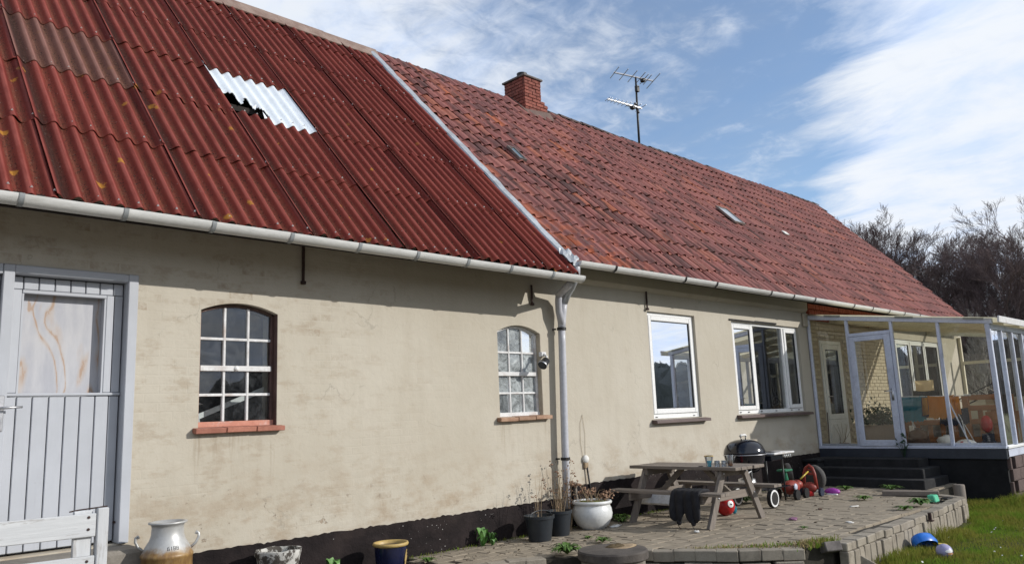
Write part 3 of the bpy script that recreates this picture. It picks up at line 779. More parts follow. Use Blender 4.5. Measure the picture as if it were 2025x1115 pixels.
sm_end = sheet_mesh('roof_sheet', MAT['sheet'], width=.64); sm_end_top = sheet_mesh('roof_sheet', MAT['sheet'], None, .05, .70, .02, width=.64)
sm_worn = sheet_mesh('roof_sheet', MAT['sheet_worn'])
def keep_clear(x, s):
    pts = [(0., .60), (.10, .57), (.20, .50), (.255, .36), (.285, .50), (.37, .44), (.45, .30), (.50, .0), (2., .0)]
    for (a, ja), (b_, jb) in zip(pts, pts[1:]):
        if a <= x < b_: return s > ja+(jb-ja)*(x-a)/(b_-a)
    return True
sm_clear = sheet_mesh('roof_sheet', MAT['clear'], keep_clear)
FIRST_X = 3.735
for k in range(-6, 4):
    x0 = FIRST_X + k*PITCH_W
    for r, s0 in enumerate(SROW):
        if x0 + PITCH_W > 7.75 and False: continue
        nm = 'roof_sheet'; me = sm_top if r == 5 else sm_std
        if k == 3: me = sm_end_top if r == 5 else sm_end
        if k == 0 and r == 2: me = sm_clear
        if (k, r) == (-2, 2): me = sm_worn
        M = RMat(x0+rng.normal(0,.006), s0+rng.normal(0,.006), .0+rng.normal(0,.002)) @ Matrix.Rotation(rng.normal(0,.002),4,'Z')
        o = inst('roof_sheet', me, roof, M)
        if me is sm_clear: o['label'] = 'white translucent sheet broken away at its lower corner'
        if me is sm_worn: o['label'] = 'greyer worn sheet'
# fixings: pale washers on crests
wash = MB()
for k in range(-6, 4):
    for r, s0 in enumerate(SROW):
        for c in range(NCOR):
            if rng.random() < .8 and not (k == 3 and c > 3):
                p = RP(FIRST_X+k*PITCH_W+c*COR, s0+.07, .055)
                wash.add([p+Vector(q) for q in ((-.011,0,-.01),(.011,0,-.01),(0,.010,.01),(0,-.011,.002))], [(0,1,2),(0,3,1),(0,2,3),(1,3,2)])
wo = obj('sheet_fixings', wash, MAT['pale'], roof); wo['kind'] = 'stuff'
b = MB(); b.add([RP(BX0,6.5,-.2), RP(7.7,6.5,-.2), (7.7,8.78,3.78), (BX0,8.78,3.78)], [(0,1,2,3)])
obj('rear_slope', b, MAT['under'], roof)
b = MB()
for k in range(-1, 6): b.bar(RP(BX0,.1+1.235*k+.02,-.09), RP(7.7,.1+1.235*k+.02,-.09), .05, .07) if k >= 0 else None
for i in range(11): b.bar(RP(-2.4+i*1.0,-.1,-.19), RP(-2.4+i*1.0,6.4,-.19), .09, .11)
obj('rafter', b, MAT['under'], roof)
b = MB(); b.b2((BX0,-.625,3.17),(7.60,-.60,3.30)); obj('eaves_light_stop', b, MAT['under'], roof)  # added board, closes the light gap between sheets and gutter
rcm = MB()
for sgn in (1,): rcm.add([(0,-.24,-.215),(0,-.04,.03),(0,.04,.03),(0,.24,-.215),(0,.215,-.235),(0,.03,-.0),(0,-.03,-.0),(0,-.215,-.235)] + [(1.14,-.24,-.215),(1.14,-.04,.03),(1.14,.04,.03),(1.14,.24,-.215),(1.14,.215,-.235),(1.14,.03,-.0),(1.14,-.03,-.0),(1.14,-.215,-.235)],
    [(i,(i+1)%8,(i+1)%8+8,i+8) for i in range(8)]+[(7,6,5,4,3,2,1,0),(8,9,10,11,12,13,14,15)])
rc_me = rcm.mesh('ridge_cap', MAT['ridge'], False, .006)
RIDGE_Y, RIDGE_Z = 4.18, 8.215
for i in range(10):
    inst('ridge_cap', rc_me, roof, Matrix.Translation((-3.2+i*1.1, RIDGE_Y+.05, RIDGE_Z+.085+rng.normal(0,.006))) @ Matrix.Rotation(rng.normal(0,.006),4,'Y'))
# white bits of the broken sheet lying in the gap
b = MB(); b.prism([RP(4.02,2.36,.06), RP(4.05,2.33,.06), RP(4.10,2.46,.07)], (0,0,.012)); b.prism([RP(4.10,2.14,.06), RP(4.14,2.16,.06), RP(4.12,2.28,.07)], (0,0,.012))
obj('sheet_shard', b, MAT['clear'], roof)

# ---- gutters
def half_pipe(mb, x0, x1, y, z0, z1, r, t=.006, n=12, sag=None):
    vs = []; fs = []
    for xi, (x, z) in enumerate(((x0, z0), (x1, z1))):
        for i in range(n+1):
            a = math.pi + math.pi*i/n; vs.append((x, y+r*math.cos(a), z+r*math.sin(a)))
        for i in range(n, -1, -1):
            a = math.pi + math.pi*i/n; vs.append((x, y+(r-t)*math.cos(a), z+(r-t)*math.sin(a)))
    m = 2*(n+1)
    fs = [(i, (i+1) % m, (i+1) % m+m, i+m) for i in range(m)]
    mb.add(vs, fs)
def gutter(parent, joints, xa, xb, y, za, zb, r, jm, jw=.035):
    zf = lambda x: za+(zb-za)*(x-xa)/(xb-xa)
    g = bpy.data.objects.new('gutter', None); link(g, parent, WM[parent.name])
    edges = [xa]+[j for j in joints if xa < j < xb]+[xb]
    for a, c in zip(edges, edges[1:]):
        mb = MB(); half_pipe(mb, a, c, y, zf(a)+rng.normal(0,.002), zf(c)+rng.normal(0,.002), r)
        obj('gutter_length', mb, MAT['gutter'], g, 40)
    for j in joints:
        mb = MB(); half_pipe(mb, j-jw/2, j+jw/2, y, zf(j), zf(j), r+.007, .012)
        obj('gutter_bracket', mb, jm, g, 40)
    for x, d in ((xa, -1), (xb, 1)):
        mb = MB(); mb.add([(x, y+r*math.cos(math.pi+math.pi*i/12), zf(x)+r*math.sin(math.pi+math.pi*i/12)) for i in range(13)]+[(x+d*.02, y+r*1.05*math.cos(math.pi+math.pi*i/12), zf(x)+r*1.05*math.sin(math.pi+math.pi*i/12)) for i in range(13)],
            [tuple(range(13)), tuple(range(25,12,-1))]+[(i,(i+1)%13,(i+1)%13+13,i+13) for i in range(13)])
        obj('gutter_end', mb, MAT['gutter'], g, 40)
    return g
gl = gutter(barn, [-1.6,-.87,-.14,.59,1.31,2.04,2.76,3.50,4.24,4.96,5.66,6.33,7.05], BX0-.1, 7.62, -.715, 3.262, 3.222, .078, MAT['gutter_joint'])
# irons
def iron(parent, x, z0, z1):
    b = MB(); b.bar((x,-.03,z0), (x+.004,-.028,z1), .028, .02, (0,1,0)); b.box((x,-.034,z0+.02), (.05,.035,.035)); obj('wall_iron', b, MAT['rust'], parent, False, .004)
iron(barn, 4.03, 2.91, 3.32); iron(barn, 7.41, 2.92, 3.2)

# ---- windows
def glazing(win, x0, x1, zb, zs, rise, gm, bar_m, base_m, stile_m, y0=.072, fw=.032):
    """frame, bars, and twelve panes of an arch-topped window"""
    xc, hw = (x0+x1)/2, (x1-x0)/2
    top = lambda x: zs+rise*(1-((x-xc)/hw)**2)
    N_ = 14
    arc_o = [(x0+(x1-x0)*i/N_, top(x0+(x1-x0)*i/N_)-.004) for i in range(N_+1)]
    ix0, ix1 = x0+fw, x1-fw
    arc_i = [(ix0+(ix1-ix0)*i/N_, top(ix0+(ix1-ix0)*i/N_)-fw) for i in range(N_+1)]
    b = MB()
    for i in range(N_):
        (a,c),(d,e),(f,g),(h,k) = arc_o[i], arc_o[i+1], arc_i[i+1], arc_i[i]
        b.prism([(a,y0,c),(d,y0,e),(f,y0,g),(h,y0,k)], (0,.07,0))
    obj('top_rail', b, MAT['mortar_dark'] if stile_m is MAT['salmon'] else bar_m, win)
    b = MB(); b.b2((x0+.003,y0,zb+.055), (ix0,y0+.07,arc_i[0][1]+.03)); obj('stile', b, stile_m, win, False, .004)
    b = MB(); b.b2((ix1,y0,zb+.055), (x1-.003,y0+.07,arc_i[0][1]+.03)); obj('stile', b, MAT['red_reveal'] if stile_m is MAT['salmon'] else bar_m, win, False, .004)
    b = MB(); b.b2((x0+.003,y0-.012,zb+.001), (x1-.003,y0+.07,zb+.055)); obj('bottom_rail', b, base_m, win, False, .004)
    zlo = zb+.055; zmid = zb+(zs-zb)*.505
    hz = [zlo+(zmid-zlo)*.5, zmid, zmid+(zs-zmid)*.52]
    vx = [ix0+(ix1-ix0)/3, ix0+(ix1-ix0)*2/3]
    for x in vx:
        b = MB(); b.b2((x-.012,y0+.008,zlo), (x+.012,y0+.05,top(x)-fw+.01)); obj('glazing_bar', b, bar_m, win, False, .004)
    for i, z in enumerate(hz):
        w = .026 if i == 1 else .013
        b = MB(); b.b2((ix0,y0-(.012 if i == 1 else -.011),z-w), (ix1,y0+.047,z+w)); obj('glazing_bar', b, bar_m, win, False, .004)
    cx_ = [ix0]+vx+[ix1]; cz = [zlo]+hz
    for i in range(3):
        for j in range(4):
            a, c = cx_[i], cx_[i+1]; z0 = cz[j]
            if j < 3: poly = [(a,z0),(c,z0),(c,cz[j+1]),(a,cz[j+1])]
            else: poly = [(a,z0),(c,z0)]+[(c+(a-c)*q/5, top(c+(a-c)*q/5)-fw+.004) for q in range(6)]
            tilt = rng.normal(0,.012,2)
            b = MB(); b.v = [(px, y0+.03+(px-a)*tilt[0]+(pz-z0)*tilt[1], pz) for px, pz in poly]; b.f = [tuple(range(len(poly)))]
            obj('pane', b, gm, win)
def sill(win, x0, x1, z, m, n, y0=-.08, h=.047):
    L = (x1-x0)/n
    for i in range(n):
        b = MB(); b.box((x0+L*(i+.5), (y0+.085)/2, z-h/2+rng.normal(0,.003)), (L-.008, .085-y0, h), Matrix.Rotation(.09+rng.normal(0,.01),3,'X'))
        obj('sill_brick', b, m, win, False, .005)
w1 = bpy.data.objects.new('arched_window', None); link(w1, barn, WM[barn.name]); w1['label'] = 'arched window with salmon pink frame edges'
glazing(w1, *W1, MAT['glass_barn'], MAT['white_old'], MAT['salmon'], MAT['salmon'])
b = MB(); b.b2((W1[1]-.006,.006,W1[2]), (W1[1]+.001,.085,W1[3])); obj('reveal_lining', b, MAT['red_reveal'], w1)
b = MB(); b.lathe([(.022,0),(.03,.012),(.02,.03),(0.0001,.036)], 10, Matrix.Translation((3.37,.075,2.04)) @ Matrix.Rotation(R(90),4,'X')); obj('latch', b, MAT['white'], w1, True)
sill(w1, 2.93, 3.82, 1.486, MAT['sill'], 3)
w2 = bpy.data.objects.new('arched_window', None); link(w2, barn, WM[barn.name]); w2['label'] = 'smaller looking arched window with dirty whitish panes'
glazing(w2, *W2, MAT['glass_dirty'], MAT['white_old'], MAT['white_old'], MAT['white_old'])
sill(w2, 6.72, 7.66, 1.474, MAT['sill_pale'], 3)
b = MB(); b.b2((W2[1]-.006,.006,W2[2]), (W2[1]+.001,.085,W2[3])); obj('reveal_lining', b, MAT['mortar'], w2)
b = MB(); b.bar((2.99,.24,1.56), (3.80,.30,1.86), .028, .05); single('white_lath', b, MAT['white'], (2.99,.27,1.48), 'white lath leaning inside behind the pink edged barn window', 'lath')
b = MB(); b.lathe([(.05,0),(.06,.05),(.045,.13),(.03,.19),(.045,.22),(.035,.26),(.001,.28)], 12, Matrix.Translation((3.03,.22,1.49))); b.prism([(3.06,.21,1.73),(3.12,.22,1.71),(3.06,.23,1.70)], (0,.02,0))
single('bird_ornament', b, MAT['white_old'], (3.03,.22,1.48), 'white bird shaped ornament behind the lowest pane of the pink edged window', 'ornament', None, True)
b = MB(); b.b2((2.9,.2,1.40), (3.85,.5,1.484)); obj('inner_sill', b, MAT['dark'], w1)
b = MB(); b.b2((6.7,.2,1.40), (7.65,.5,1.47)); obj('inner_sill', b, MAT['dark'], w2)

# ---- door
door = bpy.data.objects.new('stable_door', None); link(door, barn, WM[barn.name]); door['label'] = 'lilac grey two part stable door'
Z0, ZM, Z1 = .575, 1.80, 2.775
b = MB(); b.b2((2.325,-.03,DZ0+.002), (2.408,.14,DZ1-.004)); obj('door_jamb', b, MAT['lilac'], door, False, .006)
b = MB(); b.b2((1.372,-.028,DZ0+.002), (1.452,.14,DZ1-.004)); obj('door_jamb', b, MAT['lilac'], door, False, .006)
b = MB(); b.b2((1.452,-.026,2.785), (2.325,.14,DZ1-.004)); obj('door_head', b, MAT['lilac_h'], door, False, .006)
b = MB(); b.b2((1.452,.198,DZ0+.002), (2.325,.22,2.785)); obj('door_rebate', b, MAT['lilac'], door)
pls = [1.458,1.54,1.653,1.773,1.893,2.01,2.125,2.235,2.318]
for a, c in zip(pls, pls[1:]):
    b = MB(); b.b2((a+.004,.088,Z0), (c-.004,.128,ZM-.008)); obj('door_plank', b, MAT['lilac'], door, False, .005)
    b = MB(); b.b2((a+.004,.088,2.672), (c-.004,.128,Z1)); obj('door_plank', b, MAT['lilac'], door, False, .005)
for a, c in ((1.458,1.535),(2.18,2.245),(2.249,2.318)):
    b = MB(); b.b2((a+.002,.086,ZM+.022), (c-.002,.128,2.668)); obj('door_stile', b, MAT['lilac'], door, False, .005)
b = MB(); b.b2((1.535,.080,2.64), (2.18,.125,2.668)); obj('panel_bead', b, MAT['lilac_h'], door, False, .004)
b = MB(); b.b2((1.455,.070,ZM-.004), (2.32,.13,ZM+.020)); obj('door_rail', b, MAT['lilac_h'], door, False, .005)
b = MB(); b.b2((1.52,.180,ZM+.01), (2.19,.195,2.66)); obj('plywood_panel', b, MAT['ply'], door)
for xa_, xb_ in ((2.166,2.18),(1.535,1.549)):
    b = MB(); b.b2((xa_,.088,ZM+.02), (xb_,.19,2.64)); obj('panel_lining', b, MAT['lilac'], door)
b = MB(); b.b2((1.385,-.038,1.52), (1.435,-.027,1.80)); hp = obj('handle_plate', b, MAT['chrome'], door, False, .004)
b = MB(); b.tube([(1.41,-.035,1.70),(1.41,-.085,1.70),(1.43,-.092,1.70),(1.55,-.092,1.705)], [.011,.011,.011,.009], 8); obj('door_handle', b, MAT['chrome'], door, True)
b = MB(); b.b2((1.405,-.042,1.575), (1.413,-.0375,1.60)); obj('keyhole', b, MAT['strap'], door)
b = MB(); b.b2((2.31,.05,.72),(2.322,.10,.735)); obj('door_bolt', b, MAT['rust'], door)
for i in range(4):
    b = MB(); b.b2((.81+i*.14,.03,DZ0+.02), (.81+i*.14+.134,.07,DZ1-.09)); obj('side_plank', b, MAT['lilac'], door, False, .005)
b = MB(); b.b2((.802,-.02,DZ1-.085),(1.37,.12,DZ1-.004)); obj('side_head', b, MAT['lilac_h'], door, False, .006)
b = MB(); b.box((1.63,-.12,.43), (1.62,.46,.22)); single('door_step', b, MAT['concrete'], (1.63,-.1,0), 'worn concrete step under the lilac stable door', 'step', None, False, .03)

# ================================================================== FARMHOUSE (right, tiled)
house = thing('farmhouse', 'cream plastered farmhouse with red clay tile roof and white windows', 'house', (16,0,0))
HX0, HX1 = 7.86, 25.0
W3 = (9.992, 11.312, 1.345, 3.015)
W4 = (12.475, 15.005, 1.348, 3.00)
CD = (15.90, 16.90, .63, 2.78)
CW = (19.98, 23.05, 1.36, 2.97)
wall_sheet('front_wall', MAT['plaster2'], house, HX0, 15.41, .355, 3.85, [rect(*W3), rect(*W4)], .30)
wall_sheet('front_wall', MAT['plaster2'], house, 19.45, HX1, .39, 3.85, [rect(*CW)], .30)
b = MB()
for a, c, d, e in ((15.41,CD[0],.39,3.80),(CD[0],CD[1],CD[3],3.80),(CD[1],19.45,.39,3.80),(CD[0],CD[1],.39,.62)): b.b2((a,.018,d),(c,.3,e))
obj('mortar_wall', b, MAT['mortar'], house)
b = MB(); b.prism([(HX0,-.024,-.45),(15.35,-.024,-.45)]+[(15.35-(15.35-HX0)*i/150,-.024,.532+rng.normal(0,.005)-.02*max(0,math.sin(i*1.27)*math.sin(i*.71)-.6)) for i in range(151)], (0,.31,0)); b.b2((15.35,0.0,-.45),(HX1,.3,.388)); obj('plinth', b, MAT['plinth'], house)
b = MB(); b.b2((HX1-.28,.32,-.4), (HX1-.001,8.5,3.7)); b.b2((HX0+.1,8.2,-.4), (HX1-.001,8.5,3.7))
b.prism([(HX1-.05,.1,3.7),(HX1-.05,8.4,3.7),(HX1+.25,4.3,7.85)], (-.2,0,0)); obj('rear_wall', b, MAT['plaster2'], house)
b = MB()
b.b2((HX0+.05,3.9,0),(15.6,3.95,3.4)); b.b2((HX0,.32,3.3),(HX1-.3,8.4,3.36)); b.b2((HX0+.05,.31,.4),(HX1-.3,8.4,.45)); b.b2((8.9,.31,.4),(8.95,3.9,3.3)); b.b2((11.95,.31,.4),(12.0,3.9,3.3))
obj('room_wall', b, MAT['room'], house)
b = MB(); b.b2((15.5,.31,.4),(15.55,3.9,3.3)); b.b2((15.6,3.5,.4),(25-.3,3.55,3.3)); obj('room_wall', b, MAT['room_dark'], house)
# yellow brick stretch of wall, brick by brick
bricks = []
BL, BH = .245, .0785
for r in range(36):
    z = .40+BH*(r+.5)
    if z > 3.19: break
    x = 15.43 + (BL/2 if r % 2 else 0)
    while x < 19.44:
        a, c = max(15.425, x-BL/2), min(19.42, x+BL/2)
        if not (c > CD[0]-.01 and a < CD[1]+.01 and CD[2]-.02 < z < CD[3]+.03) and c-a > .05: bricks.append((a, c, z))
        x += BL
ybm = {}
def brick_mesh(L, H, mat, name='brick', D=.05, bev=.004):
    key = (round(L, 2), round(H, 3), mat.name)
    if key not in ybm:
        m = MB(); m.box((0,0,0), (round(L,2)-.011, D, H-.011)); ybm[key] = m.mesh(name, mat, False, bev)
    return ybm[key]
bricks.sort(key=lambda q: (0 if q[2] < 2.95 else 1, -q[1] if False else q[0]))
bw = bpy.data.objects.new('brick_wall', None); link(bw, house, WM[house.name]); rest = MB()
for i, (a, c, z) in enumerate(bricks):
    y = .024+rng.normal(0,.0025)
    if i < 295: inst('brick', brick_mesh(c-a, BH, MAT['brick_y']), bw, Matrix.Translation(((a+c)/2, y, z)))
    else: rest.box(((a+c)/2, y, z), (c-a-.011, .05, BH-.011))
if rest.v: o = obj('upper_bricks', rest, MAT['brick_y'], bw); o['kind'] = 'stuff'
# orange painted brick band under the eaves
ob = bpy.data.objects.new('brick_band', None); link(ob, house, WM[house.name])
for r in range(3):
    z = 3.225+r*.115
    x = 15.45 + (.04 if r % 2 else 0)
    while x < 19.9:
        inst('brick', brick_mesh(.085, .112, MAT['brick_o'], 'brick', .07), ob, Matrix.Translation((x, -.012-.008*r+rng.normal(0,.003), z))); x += .085
# corner of the plaster where it steps back to the brick
b = MB(); b.b2((15.20,-.045,3.03),(15.405,-.001,3.30)); obj('plaster_corner', b, MAT['plaster2'], house, False, .012)
# cornice bands
b = MB(); b.prism([(8.05,-.001,3.30),(8.05,-.05,3.335),(8.05,-.075,3.37),(8.05,-.085,3.60),(8.05,-.001,3.60)], (7.3,0,0)); obj('cornice', b, MAT['plaster2'], house, False, .006)
b = MB(); b.b2((19.3,-.06,.6),(19.44,-.0,3.1)); obj('corner_board', b, MAT['pine_z'], house, False, .005)
b = MB(); b.b2((19.445,-.10,.6),(19.53,-.0,3.1)); obj('corner_post', b, MAT['white'], house, False, .005)
iron(house, 9.97, 3.02, 3.32)

# ---- white windows
def leaf(win, x0, x1, z0, z1, y, w, gm, inner=True):
    for nm, lo, hi in (('stile',(x0,y,z0),(x0+w,y+.06,z1)),('stile',(x1-w,y,z0),(x1,y+.06,z1)),('rail',(x0+w,y+.001,z0),(x1-w,y+.06,z0+w)),('rail',(x0+w,y+.001,z1-w),(x1-w,y+.06,z1))):
        b = MB(); b.b2(lo, hi); obj(nm, b, MAT['white'], win, False, .006)
    b = MB(); g = .012
    for lo, hi in (((x0+w,y+.012,z0+w),(x0+w+g,y+.03,z1-w)),((x1-w-g,y+.012,z0+w),(x1-w,y+.03,z1-w)),((x0+w+g,y+.012,z1-w-g),(x1-w-g,y+.03,z1-w)),((x0+w+g,y+.012,z0+w),(x1-w-g,y+.03,z0+w+g))): b.b2(lo, hi)
    obj('gasket', b, MAT['strap'], win)
    b = MB(); t0 = rng.normal(0,.003); b.v = [(x0+w,y+.026,z0+w),(x1-w,y+.026+t0,z0+w),(x1-w,y+.026+t0,z1-w),(x0+w,y+.026,z1-w)]; b.f = [(0,1,2,3)]
    obj('pane', b, gm, win)
def win_frame(win, x0, x1, z0, z1, y, w):
    for lo, hi in (((x0+.003,y,z0+.003),(x0+w,y+.10,z1-.003)),((x1-w,y,z0+.003),(x1-.003,y+.10,z1-.003)),((x0+w,y+.0015,z0+.003),(x1-w,y+.10,z0+w+.02)),((x0+w,y+.0015,z1-w),(x1-w,y+.10,z1-.003))):
        b = MB(); b.b2(lo, hi); obj('window_frame', b, MAT['white'], win, False, .006)
w3 = bpy.data.objects.new('white_window', None); link(w3, house, WM[house.name]); w3['label'] = 'tall single pane white window'
win_frame(w3, *W3, .045, .055); leaf(w3, W3[0]+.058, W3[1]-.058, W3[2]+.08, W3[3]-.058, .028, .075, MAT['glass'])
w4 = bpy.data.objects.new('white_window', None); link(w4, house, WM[house.name]); w4['label'] = 'wide three part white window'
win_frame(w4, *W4, .05, .05)
leaf(w4, 12.53, 13.22, W4[2]+.075, W4[3]-.055, .032, .07, MAT['glass'])
for a in (13.23, 14.38):
    b = MB(); b.b2((a,.047,W4[2]+.07),(a+.06,.15,W4[3]-.05)); obj('mullion', b, MAT['white'], w4, False, .006)
b = MB(); b.v = [(13.29,.09,W4[2]+.07),(14.38,.09,W4[2]+.07),(14.38,.09,W4[3]-.05),(13.29,.09,W4[3]-.05)]; b.f = [(0,1,2,3)]; obj('pane', b, MAT['glass'], w4)
leaf(w4, 14.45, 14.955, W4[2]+.075, W4[3]-.055, .032, .07, MAT['glass'])
for (x0, x1, z, w) in ((9.93,11.42,1.345,w3),(12.40,15.10,1.348,w4)):
    b = MB(); b.prism([(x0,-.105,z-.065),(x0,-.10,z-.02),(x0,.06,z+.0),(x0,.06,z-.065)], (x1-x0,0,0)); obj('metal_sill', b, MAT['metal_sill'], w, False, .004)
for k, (x, z) in enumerate(((10.12,1.375),(11.15,1.375))):
    b = MB(); b.box((x,.043,z), (.05,.01,.012)); obj('drain_cap', b, MAT['strap'], w3)
for x in (12.62,12.9,13.35,13.9,14.5,14.8):
    b = MB(); b.box((x,.045,1.385), (.05,.012,.014)); obj('drain_cap', b, MAT['strap'], w4)
b = MB(); b.b2((10.03,.26,1.36),(10.36,.27,3.0)); obj('roller_blind', b, MAT['blind'], w3)
b = MB(); b.b2((10.36,.28,1.36),(11.28,.29,3.0)); obj('pane_backing', b, simple('grey_backing', (.27,.33,.345), (.22,.275,.29), .9, 3, 60, .1), w3)  # added grey panel, lifts the dark areas of the pane to mid tone
b = MB(); b.b2((12.4,-.02,3.004),(13.3,.02,3.03)); b.b2((13.3,-.02,3.01),(14.1,.02,3.04)); obj('lintel_gap', b, MAT['dark'], w4)
# things on the inner sill of the wide window
b = MB()
for k in range(9):
    a = k*.7; b.tube([(12.78,.42,1.45),(12.78+.05*math.cos(a),.42+.05*math.sin(a),1.6+.03*k)], .006, 5)
    b.sphere((12.78+.05*math.cos(a),.42+.05*math.sin(a),1.6+.03*k), .03, 6, 4, (1,.5,1.4))
single('sill_plant', b, MAT['weed'], (12.78,.42,1.4), 'small green plant behind the left pane of the wide white window', 'plant')
b = MB(); b.lathe([(.06,0),(.08,.08),(.05,.17),(.03,.2),(.06,.25)], 12, Matrix.Translation((12.62,.40,1.42))); single('white_vase', b, MAT['white'], (12.62,.40,1.4), 'white vase behind the left pane of the wide white window', 'vase', None, True)
b = MB(); b.b2((12.3,.3,1.36),(15.1,.55,1.41)); obj('inner_sill', b, MAT['white'], w4)
b = MB(); b.b2((9.9,.3,1.36),(11.4,.55,1.41)); obj('inner_sill', b, MAT['white'], w3)
# door and window inside the conservatory
cd = bpy.data.objects.new('glazed_door', None); link(cd, house, WM[house.name]); cd['label'] = 'white part glazed door in the pale brick wall'
x0, x1, z0, z1 = CD
for lo, hi in (((x0+.003,.0,z0),(x0+.075,.1,z1-.003)),((x1-.075,.0,z0),(x1-.003,.1,z1-.003)),((x0+.075,.001,z1-.075),(x1-.075,.1,z1-.003))):
    b = MB(); b.b2(lo, hi); obj('door_frame', b, MAT['white'], cd, False, .005)
leaf(cd, x0+.08, x1-.08, z0+.52, z1-.08, -.012, .11, MAT['glass'])
b = MB(); b.b2((x0+.08,-.012,z0+.01),(x1-.08,.05,z0+.515)); obj('door_panel', b, MAT['white'], cd, False, .006)
b = MB(); b.b2((x0+.2,-.016,z0+.10),(x1-.2,-.010,z0+.44)); obj('panel_moulding', b, MAT['white'], cd, False, .003)
b = MB(); b.tube([(x0+.13,-.02,1.62),(x0+.13,-.06,1.62),(x0+.24,-.06,1.62)], .01, 6); obj('door_handle', b, MAT['chrome'], cd, True)
w5 = bpy.data.objects.new('white_window', None); link(w5, house, WM[house.name]); w5['label'] = 'three part white window inside the conservatory'
win_frame(w5, *CW, .03, .05)
leaf(w5, 20.03, 20.95, CW[2]+.075, CW[3]-.055, .012, .07, MAT['glass']); leaf(w5, 20.99, 21.95, CW[2]+.075, CW[3]-.055, .012, .07, MAT['glass']); leaf(w5, 21.99, 23.0, CW[2]+.075, CW[3]-.055, .012, .07, MAT['glass'])

# ---- gutter, downpipe
gutter(house, [8.52,10.22,11.11,12.89,13.73,14.59,16.37,17.32,18.24,19.14,20.1,21.2,22.4,23.6], 7.80, 24.75, -.545, 3.475, 3.50, .075, MAT['strap'], .04)
dp = thing('downpipe', 'grey plastic downpipe with forked top fed by both gutters', 'downpipe', (7.83,-.12,0))
b = MB(); b.tube([(7.80,-.12,.20),(7.815,-.12,.9),(7.865,-.12,2.45),(7.87,-.12,2.66)], .050, 14); obj('pipe', b, MAT['pipe'], dp, True)
b = MB(); b.tube([(7.87,-.12,2.60),(7.875,-.125,2.72),(7.90,-.13,2.86),(7.90,-.16,3.0)], [.053,.056,.053,.051], 14); obj('pipe_fork', b, MAT['pipe'], dp, True)
b = MB(); b.tube([(7.90,-.16,2.98),(7.89,-.24,3.09),(7.85,-.36,3.17),(7.80,-.46,3.24),(7.79,-.5,3.32)], .054, 14); obj('pipe_elbow', b, MAT['zinc'], dp, True)
b = MB(); b.tube([(7.79,-.50,3.28),(7.785,-.52,3.46)], .055, 14); obj('pipe_outlet', b, MAT['pipe'], dp, True)
b = MB(); b.tube([(7.875,-.125,2.66),(7.80,-.15,2.86),(7.79,-.16,3.0),(7.765,-.20,3.08)], .047, 14); obj('pipe_fork', b, MAT['pipe'], dp, True)
b = MB(); b.tube([(7.765,-.20,3.07),(7.62,-.48,3.13),(7.55,-.62,3.16)], .047, 14); obj('pipe_elbow', b, MAT['pipe'], dp, True)
for z, x in ((2.62,7.868),(.90,7.815)):
    b = MB(); b.tube([(x,-.12,z-.018),(x,-.12,z+.018)], .064, 14); b.bar((x-.05,-.06,z),(x-.05,.02,z),.02,.02); obj('pipe_clamp', b, MAT['strap'], dp, 40)

# ---- tiled roof
troof = bpy.data.objects.new('tile_roof', None); link(troof, house, WM[house.name])
TW, TL = .235, .3865
def tile_grid(n=12):
    TWo = TW*1.10; TLo = TL+.06; out = []; fs = []
    prof = []
    for i in range(n+1):
        x = TWo*i/n; u = x/TW
        zr = (.5+.5*math.cos(2*math.pi*(u-.30)))**1.25; z = .044*zr + (.006 if u > 1.02 else 0)
        prof.append((x-TWo/2, z, zr))
    for lay in (0, -.009):
        for j, (s, l, k_) in enumerate(((0, .022, .016), (TLo*.5, .011, .008), (TLo, 0, 0))):
            for x, z, zr in prof: out.append((x, s-.02-.012*zr*(j == 0), z+l+lay+k_*zr))
    K = n+1
    for j in range(2):
        for i in range(n):
            fs.append((j*K+i, j*K+i+1, (j+1)*K+i+1, (j+1)*K+i))
    for i in range(n): fs.append((3*K+i, 3*K+i+1, i+1, i))
    for j in range(2):
        fs.append((3*K+j*K, j*K, (j+1)*K, 3*K+(j+1)*K)); fs.append((j*K+n, 3*K+j*K+n, 3*K+(j+1)*K+n, (j+1)*K+n))
    for i in range(n): fs.append((3*K+i+1, 3*K+i, 5*K+i, 5*K+i+1))
    return out, fs
tv, tf = tile_grid()
m = MB(); m.v = tv; m.f = tf; tile_me = m.mesh('roof_tile', MAT['tile'], 40, recalc=False)
def gable_x(s): return 24.55 + 1.45*s/6.57
T_X0 = 7.80
tiles = []
for r in range(17):
    s = -.06 + r*(TL+.0025)
    nC = int((gable_x(s)-T_X0)/TW)
    wx = (gable_x(s)-T_X0)/nC
    for c in range(nC): tiles.append((T_X0+wx*(c+.5), s, r, c, wx/TW))
SKY1 = (9.05, 3.24); 
tiles.sort(key=lambda t: (RP(t[0], t[1])-Vector((0,-7.3,1.48))).length)
fv = []; ff = []; ftint = []; fb = np.array(tv)
